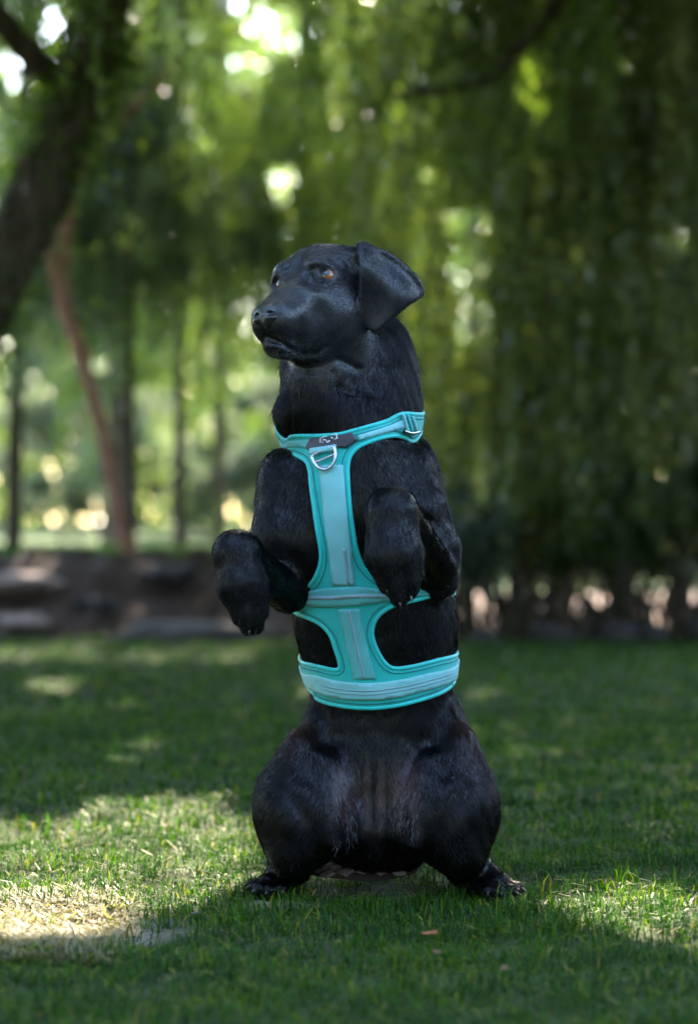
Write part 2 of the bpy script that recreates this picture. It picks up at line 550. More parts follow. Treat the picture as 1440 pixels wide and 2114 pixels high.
# ------------------------------------------------------------------ openings between the crowns (regions of space left clear)
S = np.array(SUNV)
def poly_ground(pts): return np.array([ground_px(*p) for p in pts])
LIT = [poly_ground(p) for p in (
    [(-160, 1730), (-60, 1690), (60, 1700), (150, 1668), (230, 1640), (330, 1652), (400, 1640), (470, 1670), (540, 1705), (560, 1770), (540, 1830), (470, 1868), (390, 1872), (330, 1900), (250, 1940), (150, 1968), (60, 1975), (-160, 1960)],
    [(1020, 1862), (1060, 1838), (1130, 1846), (1200, 1828), (1290, 1835), (1350, 1850), (1460, 1846), (1700, 1870), (1700, 2000), (1460, 1992), (1330, 1970), (1230, 1950), (1180, 1900), (1100, 1890)],
    [(905, 1418), (1000, 1412), (1075, 1422), (1060, 1440), (960, 1446), (905, 1438)],
    [(610, 1405), (650, 1400), (672, 1425), (640, 1446), (600, 1436)], [(40, 1408), (110, 1398), (180, 1414), (120, 1432), (50, 1428)],
    [(215, 1545), (300, 1530), (340, 1560), (260, 1590), (200, 1575)], [(660, 1806), (720, 1798), (760, 1806), (720, 1816)], [(870, 1800), (930, 1796), (940, 1812), (880, 1816)])]
SKYGAPS = [((42, 135), (50, 70)), ((112, 60), (24, 60)), ((478, 2), (38, 40)), ((225, 120), (15, 28)), ((22, 716), (22, 20)), ((255, 225), (13, 18)), ((520, 60), (12, 16)), ((556, 42), (12, 12)), ((402, 70), (12, 12))]
GAPS_OLD = [((40, 130), (62, 88)), ((120, 70), (45, 75)), ((480, 5), (60, 48)), ((225, 120), (16, 26)), ((965, 450), (52, 40)), ((978, 640), (36, 66)), ((960, 540), (42, 60)),
        ((575, 370), (34, 44)), ((580, 400), (20, 30)), ((415, 290), (22, 26)), ((1095, 445), (14, 20)), ((255, 240), (18, 26)), ((520, 235), (16, 20)), ((20, 715), (26, 24)), ((10, 760), (20, 20))]
LEAFGAPS = [((965, 450), (46, 36)), ((978, 650), (36, 50)), ((960, 545), (44, 62)), ((575, 360), (30, 34)), ((580, 400), (20, 26)), ((1095, 445), (14, 18)), ((420, 290), (22, 22)), ((880, 350), (14, 14)), ((1290, 130), (14, 12)),
    ((1400, 480), (26, 40)), ((290, 710), (14, 16)), ((210, 745), (24, 18)), ((560, 60), (70, 60)), ((500, 130), (60, 60)), ((390, 210), (30, 60)), ((545, 800), (60, 50)), ((60, 900), (60, 90)), ((480, 960), (80, 60))]
GAPS = SKYGAPS + LEAFGAPS
def sun_clear(P, r_):
    """no leaves where the sun reaches the sunny spots of lawn, path and meadow"""
    t = P[:, 2] / SUNV[2]; gx_ = P[:, 0] - SUNV[0] * t; gy_ = P[:, 1] - SUNV[1] * t
    keep = np.ones(len(P), bool)
    for cx, cy, rx, ry in LITFAR:
        keep &= ~((((gx_ - cx) / rx) ** 2 + ((gy_ - cy) / ry) ** 2 < 1) & (r_.random(len(P)) < .93))
    g = np.stack([gx_, gy_], 1)
    near = (np.abs(gx_) < 2) & (gy_ > -1.6) & (gy_ < 5)
    for pg in LIT: 
        if near.any(): 
            i = np.where(near)[0]; keep[i[poly_sdf(pg, g[i]) < 0]] = False
    return keep
LITFAR = [(.75, 10.6, .30, .6), (1.25, 11.5, .25, 1.2), (1.75, 10.3, .22, .6), (2.2, 11.4, .3, 1.0), (2.7, 10.2, .3, .8),
          (-1.5, 17.5, 1.0, 1.3), (-.7, 16.5, .5, 1.0), (-2.6, 17.5, .6, 1.5), (-1.2, 11.6, .35, .35), (-1.95, 9.4, .18, .4)]
def gapf(strength, seed, soft=1.0, lst=None):
    r_ = np.random.default_rng(seed)
    def f(P):
        x, y = px_of(P); keep = np.ones(len(P), bool)
        for (cx, cy), (rx, ry) in (lst or GAPS):
            q = ((x - cx) / (rx * soft)) ** 2 + ((y - cy) / (ry * soft)) ** 2 + .45 * np.sin(x * .11 + y * .06) * np.sin(y * .13 - x * .05)
            keep &= ~((q < 1) & (r_.random(len(P)) < strength))
        return keep & sun_clear(P, r_)
    return f

def tree(label, pts, rad, mat, cat='tree', group=None, seed=1, ns=10, name='tree', limbs=(), knob=.06):
    z0 = pts[0]
    root = empty(name, (z0[0], z0[1], z0[2]))
    tag(root, label, cat, group)
    def adopt(o):
        o.parent = root; o.matrix_parent_inverse = Matrix.Translation(-root.location); return o
    adopt(stem_obj('trunk', pts, rad, mat, None, ns, knob, seed))
    for i, (lp, lr) in enumerate(limbs):
        adopt(stem_obj('limb', lp, lr, mat, None, 8, knob, seed + 10 + i))
    return root, adopt

# 1. the big leaning tree on the left with its moss and its overhanging crown
r_ = np.random.default_rng(11)
lean = [(-2.45, 6.7, -.1), (-2.2, 6.72, .75), (-1.78, 6.74, 1.45), (-1.45, 6.75, 2.05), (-1.24, 6.76, 2.6), (-1.10, 6.8, 3.1), (-.85, 6.7, 3.9), (-.6, 6.3, 4.9), (-.4, 5.6, 5.8)]
limbs = [([(-1.10, 6.8, 3.15), (-.5, 6.9, 3.6), (.1, 7.0, 3.95), (1.0, 6.6, 4.6), (1.9, 5.8, 5.3)], [.10, .08, .06, .03]),
         ([(-1.3, 6.76, 2.6), (-1.9, 6.2, 3.3), (-2.4, 5.4, 4.0), (-2.8, 4.2, 4.6)], [.07, .055, .04, .02]),
         ([(-.6, 6.3, 4.9), (-.9, 5.2, 5.2), (-1.2, 3.9, 5.3), (-1.4, 2.8, 5.1)], [.08, .06, .05, .02]),
         ([(-.4, 5.6, 5.8), (.1, 4.4, 5.9), (.4, 3.2, 5.6), (.5, 2.0, 5.2)], [.07, .06, .04, .02]),
         ([(-1.24, 6.76, 2.62), (-1.0, 6.5, 3.1), (-.75, 6.1, 3.25), (-.55, 5.9, 3.1)], [.05, .035, .02, .012])]
t1, ad = tree('thick dark mossy tree leaning in from the left edge, its crown overhanging the lawn', lean, [.22, .18, .155, .145, .13, .12, .11, .09, .06], MB_dark, seed=3, ns=18, limbs=limbs, knob=.05)
# moss and ivy tufts on the trunk
tp = smooth_open(np.array(lean), 7)[4:44]
n_ = 9000; k = r_.integers(0, len(tp), n_)
cl = (np.sin(tp[k][:, 2] * 5 + 1) + r_.normal(size=n_) * .9) > .1
dirs = unit(r_.normal(size=(n_, 3))); P = tp[k] + dirs * (r_.uniform(.12, .25, n_))[:, None]; P = P[cl]; D = unit(dirs[cl] + np.array([0, 0, -.9]))
ad(foliage_obj('ivy', P, D, r_.uniform(.03, .065, len(P)), .03, ML_mid, None, r_, .35))

# shade-giving crown over the lawn: leaf sprays along the rays between sun and shaded turf
RIM = []
for q, rr in ((C(912, 1000, 40), .035), (C(1012, 1630, 0), .03), (C(948, 1480, 30), .02), (C(860, 860, 90), .03), (C(606, 1560, -70), .035)):
    q = np.array(q) / U; g = q - S * (q[2] / S[2]); RIM.append((g[:2], rr))
N = 195000
g = np.stack([r_.uniform(-4.2, 4.2, N), r_.uniform(-4.9, 6.9, N)], 1)
g = np.concatenate([g, np.stack([r_.uniform(-.45, .75, 9000), r_.uniform(-1.75, -.25, 9000)], 1)]); N = len(g)
wob2 = np.stack([vnoise(g[:, 0], g[:, 1], .22, 21), vnoise(g[:, 0], g[:, 1], .22, 22)], 1) * .035
lit = np.zeros(N, bool); edge = np.full(N, 9.0)
for pg in LIT:
    sd = poly_sdf(pg, g + wob2); edge = np.minimum(edge, sd)
for c, rr in RIM:
    edge = np.minimum(edge, np.linalg.norm(g - c, axis=1) - rr)
# sparse sprays still cross the sunny patches
blot = (vnoise(g[:, 0], g[:, 1], .16, 31) > 1.1)
blot &= ~((g[:, 0] < -.2) & (g[:, 1] < -.1) & (g[:, 1] > -.9))
blot |= (np.abs(g[:, 0] - .12) < .5) & (g[:, 1] > -1.7) & (g[:, 1] < -.9)
keep = (edge > .012) | ((edge > -.5) & blot)
keep &= r_.random(N) < np.where(edge > .6, .55, 1.0)
g = g[keep]; n_ = len(g)
zz = np.maximum(3.45, (.70 + .2274 * (g[:, 1] + 4.265)) / .734) + r_.random(n_) ** 1.3 * 2.0 + .12 * (1 + vnoise(g[:, 0], g[:, 1], 1.2, 9))
P = np.concatenate([g, np.zeros((n_, 1))], 1) + S * (zz / S[2])[:, None]
okk = (P[:, 2] - .652) / (P[:, 1] + 4.265) > .2154 + .012
P = P[okk]
D = unit(r_.normal(size=P.shape) + np.array([0, 0, -.5]))
ad(foliage_obj('crown', P - D * .03, D, r_.uniform(.10, .15, len(P)), .064, ML_mid, None, r_, .5))
print('canopy leaves', len(P))
# hanging shoots of the same crown that show at the top of the picture
st = np.stack([r_.uniform(-1.9, .1, 110), r_.uniform(5.6, 7.4, 110), r_.uniform(3.0, 3.9, 110)], 1)
P, D = weep_strands(st, .9, .028, .05, .016, r_, keepf=gapf(.97, 1))
ad(foliage_obj('hanging_shoots', P, D, r_.uniform(.04, .07, len(P)), .018, ML_mid, None, r_, .5))

# 2. weeping trees: a helper giving trunk, limbs and a curtain of hanging shoots
def weeping(label, base, height, rad, nst, length, mat, spreadx, spready, lean=(0, 0), seed=1, zr=(.6, 1.0), leaf=(.06, .10, .022), step=.038, gap=.9, tint=.5, bmat=None, group=None, front=0.0, clumps=4500):
    r_ = np.random.default_rng(seed)
    bx, by = base; z0 = float(ground_h(bx, by)) - .05
    top = np.array([bx + lean[0], by + lean[1], z0 + height])
    pts = [np.array([bx, by, z0]), np.array([bx + lean[0] * .2, by, z0 + height * .3]), np.array([bx + lean[0] * .55, by + lean[1] * .5, z0 + height * .65]), top]
    limbs = []; ends = []
    for i in range(9):
        a = i * 2.4 + r_.random(); h0 = r_.uniform(.4, .9); s = pts[1] * (1 - h0) + top * h0
        e = s + np.array([math.cos(a) * spreadx * r_.uniform(.5, .95), math.sin(a) * spready * r_.uniform(.5, .95), height * r_.uniform(.1, .3)])
        m = (s + e) / 2 + np.array([0, 0, height * .08]); limbs.append(([s, m, e], [rad * .4, rad * .25, rad * .1])); ends += [m, e]
    root, ad = tree(label, pts, [rad * 1.2, rad, rad * .8, rad * .4], bmat or MB_dark, seed=seed, limbs=limbs, group=group)
    # starts scattered in a domed crown, clumped
    ncl = max(14, nst // 9); cx = r_.normal(size=(ncl, 2)) * .5
    cx = np.clip(cx, -1.05, 1.05)
    zc = zr[0] + (zr[1] - zr[0]) * r_.random(ncl); zc = zc * (1 - .25 * (cx ** 2).sum(1).clip(0, 1))
    cen = np.stack([top[0] - lean[0]*.3 + cx[:, 0] * spreadx, top[1] + cx[:, 1] * spready - front, z0 + height * zc * 1.1], 1)
    k = r_.integers(0, ncl, nst)
    st = cen[k] + r_.normal(size=(nst, 3)) * np.array([.16, .16, .14])
    P, D = weep_strands(st, length, step, 0, 0, r_, keepf=gapf(gap, seed))
    if clumps:
        m = clumps // 130
        cc = cen[r_.integers(0, ncl, m)] + r_.normal(size=(m, 3)) * np.array([.32, .25, .4]) - np.array([0, .15, .35])
        P2, D2 = clump_points(cc, r_.uniform(.08, .2, m), clumps, r_)
        k2 = (P2[:, 2] > ground_h(P2[:, 0], P2[:, 1]) + .3) & gapf(gap, seed)(P2)
        P = np.concatenate([P, P2[k2]]); D = np.concatenate([D, D2[k2]])
    ad(foliage_obj('crown', P, D, r_.uniform(leaf[0], leaf[1], len(P)), leaf[2], mat, None, r_, tint, .6))
    return root, ad

# right-hand group, dark and close
weeping('dark weeping tree at the right edge with shoots reaching almost to the ground', (2.15, 9.6), 5.6, .09, 760, 2.3, ML_dark, 1.1, .9, seed=21, zr=(.35, 1.0), gap=.9, tint=.35)
weeping('dark weeping tree just right of the dog, shoots down to the path', (1.05, 10.4), 5.4, .08, 700, 2.3, ML_dark, .95, .9, seed=22, zr=(.30, 1.0), gap=.97, tint=.45)
weeping('lighter weeping tree behind the dog and the dark right-hand trees', (.35, 13.6), 5.2, .09, 460, 2.2, ML_mid, 1.2, 1.0, seed=23, zr=(.35, 1.05), gap=.97, tint=.55)
weeping('tall dark weeping tree behind the right edge', (3.0, 13.2), 5.8, .10, 640, 2.6, ML_dark, 1.5, 1.1, seed=24, zr=(.3, 1.0), gap=.85, tint=.4)
weeping('bluish green weeping tree in the upper right, behind the dark bough', (1.7, 15.2), 6.2, .10, 640, 2.6, ML_blue, 1.4, 1.0, seed=25, zr=(.4, 1.0), gap=.97, tint=.5)
# centre and left
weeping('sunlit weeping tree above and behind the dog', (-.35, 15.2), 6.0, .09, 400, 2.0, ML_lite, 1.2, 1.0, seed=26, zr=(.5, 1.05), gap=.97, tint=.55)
weeping('dark green weeping tree left of the dog with a slim black trunk', (-1.33, 14.8), 4.6, .042, 560, 1.3, ML_mid, 1.0, .8, seed=27, zr=(.50, 1.0), gap=.97, tint=.4, bmat=MB_dark)
weeping('weeping tree with a dark crooked trunk at the far left', (-2.52, 13.9), 5.0, .055, 480, 1.5, ML_blue, 1.0, .8, seed=28, zr=(.52, 1.0), gap=.98, tint=.45, lean=(.12, 0))
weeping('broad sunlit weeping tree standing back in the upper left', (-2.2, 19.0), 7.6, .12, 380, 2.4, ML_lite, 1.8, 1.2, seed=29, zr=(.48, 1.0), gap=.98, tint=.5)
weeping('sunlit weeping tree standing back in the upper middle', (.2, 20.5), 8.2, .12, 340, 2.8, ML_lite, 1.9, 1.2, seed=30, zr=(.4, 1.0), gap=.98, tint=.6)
weeping('shadowy weeping tree between the reddish trunk and the dog', (-1.55, 12.9), 3.6, .035, 460, 1.05, ML_blue, .95, .5, seed=31, zr=(.62, 1.0), gap=.9, tint=.3)
ML_glow = leaf_mat('sun_glow_leaf', (.10, .13, .04), (.17, .20, .07), (.28, .30, .13), .5, .35, thru=(1.8, 1.75, .9))  # leaf colour imitates the sun's glow; the tree is added for it
weeping('pale yellow green tree added to imitate the sun glow at the top of the view, left of centre', (-1.15, 17.2), 6.4, .05, 360, 1.5, ML_glow, .85, .6, seed=36, zr=(.66, 1.05), gap=.97, tint=.6, clumps=9000)
# 3. the slim reddish tree
D3 = 14.8
rp = [world_px(282, 1172, D3), world_px(252, 1090, D3), world_px(226, 960, D3), world_px(196, 830, D3), world_px(160, 710, D3), world_px(128, 610, D3), world_px(133, 500, D3), world_px(150, 380, D3), world_px(190, 180, D3), world_px(230, -60, D3)]
t3, ad = tree('slim reddish tree trunk leaning left, behind the earth bank', rp, [.066, .042, .043, .044, .046, .047, .04, .035, .03, .015], MB_red, seed=5,
              limbs=[([rp[5], world_px(90, 480, D3), world_px(40, 340, D3)], [.045, .03, .015]), ([rp[7], world_px(250, 250, D3), world_px(380, 120, D3)], [.035, .025, .01])])
r_ = np.random.default_rng(33)
st = np.stack([r_.uniform(-2.6, -.4, 220), r_.uniform(12.2, 13.4, 220), r_.uniform(2.4, 4.4, 220)], 1)
P, D = weep_strands(st, 1.0, .033, 0, 0, r_, keepf=gapf(.97, 4))
ad(foliage_obj('crown', P, D, r_.uniform(.05, .09, len(P)), .022, ML_mid, None, r_, .4))
# 4. pale thin trunk at the right edge
D4 = 15.2
pp = [world_px(1418, 1290, D4), world_px(1416, 1150, D4), world_px(1414, 1000, D4), world_px(1408, 850, D4), world_px(1400, 600, D4), world_px(1385, 300, D4)]
t4, ad = tree('thin pale grey trunk near the right edge among dark foliage', pp, [.040, .032, .032, .028, .022, .012], MB_pale, seed=6)
r_ = np.random.default_rng(34)
P, D = weep_strands(np.stack([r_.uniform(1.7, 2.7, 90), r_.uniform(11.0, 12.0, 90), r_.uniform(2.2, 3.9, 90)], 1), 1.1, .033, 0, 0, r_, keepf=gapf(.9, 5))
ad(foliage_obj('crown', P, D, r_.uniform(.05, .08, len(P)), .02, ML_mid, None, r_, .4))
# 5. bough crossing the upper right
D5 = 12.5
t5, ad = tree('dark bough reaching down across the upper right foliage', [world_px(1420, -260, D5), world_px(1250, -120, D5), world_px(1130, 30, D5), world_px(1068, 105, D5), world_px(1000, 165, D5), world_px(880, 186, D5), world_px(790, 190, D5)], [.055, .05, .04, .034, .026, .018, .008], MB_dark, name='bough', cat='bough', seed=8)
t5['category'] = 'branch'
r_ = np.random.default_rng(35)
bp = smooth_open(np.array([world_px(1250, -120, D5), world_px(1130, 30, D5), world_px(1000, 165, D5), world_px(800, 190, D5)]), 40)
st = bp[r_.integers(0, len(bp), 90)] + r_.normal(size=(90, 3)) * .05
P, D = weep_strands(st, .8, .03, 0, 0, r_)
ad(foliage_obj('foliage', P, D, r_.uniform(.05, .08, len(P)), .018, ML_mid, None, r_, .45))

# ------------------------------------------------------------------ bushes
def bush(label, cx, cy, rx, ry, h, n, mat, seed, leaf=(.05, .09, .04), tint=.5, group=None, z0=None, nstem=5, gap=None, low=.15):
    r_ = np.random.default_rng(seed)
    z = float(ground_h(cx, cy)) if z0 is None else z0
    root = empty('bush', (cx, cy, z)); tag(root, label, 'bush', group)
    def adopt(o): o.parent = root; o.matrix_parent_inverse = Matrix.Translation(-root.location); return o
    m = max(12, n // 260)
    d = unit(r_.normal(size=(m, 3))) * (r_.random((m, 1)) ** .4); d[:, 2] = np.abs(d[:, 2])
    cen = np.array([cx, cy, z + h * low]) + d * np.array([rx, ry, h * (1 - low)])
    P, D = clump_points(cen, r_.uniform(.10, .24, m) * (h / 1.4) ** .5, n, r_)
    k = P[:, 2] > ground_h(P[:, 0], P[:, 1]) + .02
    k &= sun_clear(P, r_)
    if gap: k &= gapf(gap, seed)(P)
    P, D = P[k], D[k]
    adopt(foliage_obj('foliage', P, D, r_.uniform(leaf[0], leaf[1], len(P)), leaf[2], mat, None, r_, tint))
    for i in range(nstem):
        a = r_.random() * 6.28; b = np.array([cx + math.cos(a) * rx * .25, cy + math.sin(a) * ry * .25, z - .03]); e = cen[r_.integers(0, m)]
        adopt(stem_obj('stem', [b, (b + e) / 2 + r_.normal(size=3) * .05, e], [.022, .016, .006], MB_dark, None, 6, .05, seed + i))
    return root
# understorey on the right: foliage down to knee height with dark stems standing on the path
low_ = [(.62, 9.3, .42, .35, .95), (1.05, 9.9, .45, .4, 1.1), (1.5, 9.2, .45, .35, 1.0), (1.95, 9.6, .45, .4, 1.2), (2.45, 9.2, .45, .4, 1.3), (1.25, 11.2, .6, .5, 1.5), (2.2, 11.6, .6, .5, 1.6), (.45, 11.4, .5, .4, 1.2)]
wh = ['nearest to the dog', 'second from the dog', 'with bare stems on the path', 'fourth from the dog', 'at the right edge', 'set back, second row, middle', 'set back, second row, right', 'set back, second row, left']
for i, (x, y, rx, ry, h) in enumerate(low_):
    bush('dark low bush on thin stems right of the dog, ' + wh[i], x, y, rx, ry, h, 5200, ML_dark if i % 3 else ML_blue, 50 + i, (.04, .075, .028), .35, 'bushes under the right-hand trees', low=.40, nstem=9)
# sunlit greenery beyond the bank on the left
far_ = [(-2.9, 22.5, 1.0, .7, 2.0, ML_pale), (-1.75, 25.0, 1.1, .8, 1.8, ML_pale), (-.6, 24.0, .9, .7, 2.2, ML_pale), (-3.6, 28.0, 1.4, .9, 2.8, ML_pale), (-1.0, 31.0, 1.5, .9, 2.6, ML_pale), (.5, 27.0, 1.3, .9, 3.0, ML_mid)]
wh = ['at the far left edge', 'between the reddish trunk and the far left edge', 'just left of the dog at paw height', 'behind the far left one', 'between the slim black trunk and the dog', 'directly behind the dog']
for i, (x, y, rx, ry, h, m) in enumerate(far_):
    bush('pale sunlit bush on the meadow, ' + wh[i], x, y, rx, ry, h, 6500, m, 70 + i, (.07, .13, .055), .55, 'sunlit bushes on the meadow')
# tall far trees closing the view
def fartree(label, x, y, h, rx, mat, seed, n=7500):
    r_ = np.random.default_rng(seed); z = float(ground_h(x, y))
    root, ad = tree(label, [(x, y, z - .1), (x + .1, y, z + h * .35), (x, y, z + h * .7)], [.2, .16, .08], MB_dark, seed=seed, group='tall trees closing the view')
    m = 60; d = unit(r_.normal(size=(m, 3))) * (r_.random((m, 1)) ** .35)
    cen = np.array([x, y, z + h * .56]) + d * np.array([rx, rx * .7, h * .46])
    P, D = clump_points(cen, r_.uniform(.5, 1.1, m), n, r_)
    k = (P[:, 2] > z + .25) & gapf(.9, seed, .85, SKYGAPS)(P)
    P, D = P[k], D[k]
    ad(foliage_obj('crown', P, D, r_.uniform(.14, .24, len(P)), .11, mat, None, r_, .5))
for i, (x, y, h, rx, m, w) in enumerate([(-6.4, 36, 9, 3.0, ML_mid, 'at the far left'), (-2.4, 40, 10, 2.6, ML_lite, 'behind the reddish trunk'), (2.0, 36, 12, 3.0, ML_lite, 'straight behind the dog'), (4.6, 34, 12, 2.8, ML_dark, 'behind the right-hand weeping trees'), (8.0, 36, 12, 3.0, ML_dark, 'beyond the right edge'), (-9.5, 34, 11, 2.6, ML_dark, 'beyond the left edge'), (3.0, 46, 15, 3.4, ML_mid, 'farthest back on the right'), (-4.8, 50, 9, 3.2, ML_lite, 'farthest back on the left')]):
    fartree('tall far tree in full leaf ' + w, x, y, h, rx, m, 90 + i)

# the wood that closes the view; plus an unseen leaf ring round the lawn, added to block and shape sky light
r_ = np.random.default_rng(140)
n_ = 60000; x = r_.uniform(-34, 34, n_); y = r_.uniform(54, 72, n_)
topz = 14.5 + 2.6 * vnoise(x, y * 0, 9, 60) + 1.2 * vnoise(x, y, 3, 61)
z = r_.random(n_) ** 1.15 * topz
P = np.stack([x, y, z + ground_h(x, y)], 1)
k = gapf(.86, 141, .8, SKYGAPS)(P); P = P[k]
n2 = 75000; a = np.radians(r_.uniform(-64, 244, n2)); rr = r_.uniform(11, 15, n2)
az = (np.degrees(a) + 180) % 360 - 180          # 0 = right, -90 = behind the camera, 180 = left
h2 = np.where(np.degrees(a) < 56, 3.6, np.where(np.degrees(a) < 145, 9.6, 15.0)) + 1.2 * vnoise(rr * np.cos(a), rr * np.sin(a), 3, 62)
ax_, ay_ = rr * np.cos(-a), rr * np.sin(-a) - 2.0
zz2 = r_.random(n2) * h2
P2 = np.stack([ax_, ay_, zz2], 1); P2 = P2[(zz2 > 0) & ~((np.abs(ax_) < 4.5) & (ay_ > 0))]
for P_, m_, lo_, hi_, w_ in ((P, ML_mid, .35, .65, .27), (P2, ML_blocker, .24, .38, .19)):
    D = unit(r_.normal(size=P_.shape) + np.array([0, 0, -.3]))
    wood = foliage_obj('woodland_and_sky_blocker', P_, D, r_.uniform(lo_, hi_, len(P_)), w_, m_, None, r_, .4)
    tag(wood, kind='stuff')
# ------------------------------------------------------------------ rocks and the earth bank's stones
def rock(name, label, c, r, mat, seed, group=None):
    r_ = np.random.default_rng(seed)
    bm = bmesh.new(); bmesh.ops.create_icosphere(bm, subdivisions=4, radius=1)
    V = np.array([v.co[:] for v in bm.verts]); F = np.array([[v.index for v in f.verts] for f in bm.faces]); bm.free()
    o = np.zeros(len(V))
    for k, (s, a) in enumerate(((1.3, .22), (2.6, .12), (5.5, .055), (11, .025))):
        for _ in range(4):
            d = r_.normal(size=3); d /= np.linalg.norm(d); o += a * np.sin(V @ d * s * 2.2 + r_.random() * 6.28) * .6
    V = V * (1 + o)[:, None]; V[:, 2] = np.where(V[:, 2] > .75, .75 + (V[:, 2] - .75) * .3, V[:, 2])
    ob = mesh_obj(name, V * np.array(r) , F, mat, smooth=True, scale=1.0)
    ob.location = c; ob.rotation_euler = (0, 0, r_.uniform(-.2, .2))
    return tag(ob, label, 'rock', group)
import bmesh
def rockmat(name, a, b):
    n = NT(name); co = n.coord('Object'); k = n.noise(9, 6, .65, co)
    n.bump(k, .7, .02); return n.set(Base_Color=n.ramp(k, [(.35, a), (.65, b)]), Roughness=.9)
MR_grey = rockmat('grey_brown_rock', (.030, .024, .022), (.070, .058, .052))
MR_dark = rockmat('dark_rock', (.018, .015, .014), (.05, .042, .04))
MR_pink = rockmat('pinkish_rock', (.16, .11, .095), (.34, .25, .22))
g_ = 'rocks along the earth bank'
rock('rock', 'long low grey rock at the foot of the bank behind the left paw', (-.80, 8.95, .01), (.50, .20, .10), MR_grey, 1, g_)
rock('rock', 'pinkish rock on the bank at the left edge, upper of two', (-1.96, 9.62, .30), (.24, .14, .07), MR_pink, 2, g_)
rock('rock', 'pinkish rock on the bank at the left edge, lower of two', (-1.80, 9.2, .10), (.13, .10, .055), MR_pink, 3, g_)
rock('rock', 'dark rounded rock on the bank below the slim black trunk', (-1.05, 9.9, .33), (.16, .12, .07), MR_dark, 4, g_)
rock('rock', 'small dark rock on the bank below the reddish trunk', (-1.45, 9.45, .17), (.12, .10, .06), MR_dark, 5, g_)
for i, (x, y, s) in enumerate(((.72, 8.6, .09), (1.08, 8.75, .13), (1.42, 8.7, .11), (1.62, 8.85, .10), (1.95, 8.7, .14))):
    rock('rock', 'dark stone edging the lawn right of the dog, ' + ['nearest the dog', 'second from the dog', 'in the middle of the five', 'fourth from the dog', 'at the right edge'][i], (x, y, s * .3), (s * .9, s * .7, s * .7), MR_dark, 20 + i, 'dark stones edging the lawn')

# dead-leaf clutter of twigs at the foot of the right-hand bushes (dark bare stems)
r_ = np.random.default_rng(77)
Vs, Fs, o_ = [], [], 0
for _ in range(130):
    x = r_.uniform(.45, 2.6); y = r_.uniform(8.75, 9.5)
    b = np.array([x, y, 0]); e = b + np.array([r_.normal() * .09, r_.normal() * .06, r_.uniform(.22, .5)])
    V, F = tube(smooth_open([b, (b + e) / 2 + r_.normal(size=3) * .02, e], 3), np.linspace(.014, .005, 7) * r_.uniform(.7, 1.8), 5)
    Vs.append(V); Fs.append(F + o_); o_ += len(V)
o = mesh_obj('undergrowth_stems', np.concatenate(Vs), np.concatenate(Fs), MB_dark, scale=1.0)
tag(o, kind='stuff')

# ------------------------------------------------------------------ grass
n = NT('grass_blade'); at = n.new('ShaderNodeAttribute', attribute_name='tint')
col = n.ramp(at.outputs['Fac'], [(0, (.007, .027, .011)), (.35, (.017, .056, .009)), (.62, (.052, .125, .006)), (.80, (.15, .20, .006)), (.92, (.20, .17, .025)), (1, (.30, .25, .165))])
n.set(Base_Color=col, Roughness=.5, Specular_IOR_Level=.15)
tr = n.new('ShaderNodeBsdfTranslucent'); n.link(n.mix(1.0, col, (1.25, 1.35, .45), 'MULTIPLY'), tr.inputs['Color'])
mx = n.new('ShaderNodeMixShader'); mx.inputs[0].default_value = .42
n.link(n.b.outputs[0], mx.inputs[1]); n.link(tr.outputs[0], mx.inputs[2]); n.link(mx.outputs[0], n.out.inputs[0])
M_grass = n.m
r_ = np.random.default_rng(5)
bare_c = [(np.array(ground_px(110, 1915)), .26, .19, .93), (np.array(ground_px(560, 1868)), .10, .07, .6)]
BKC = ground_px(748, 1833)
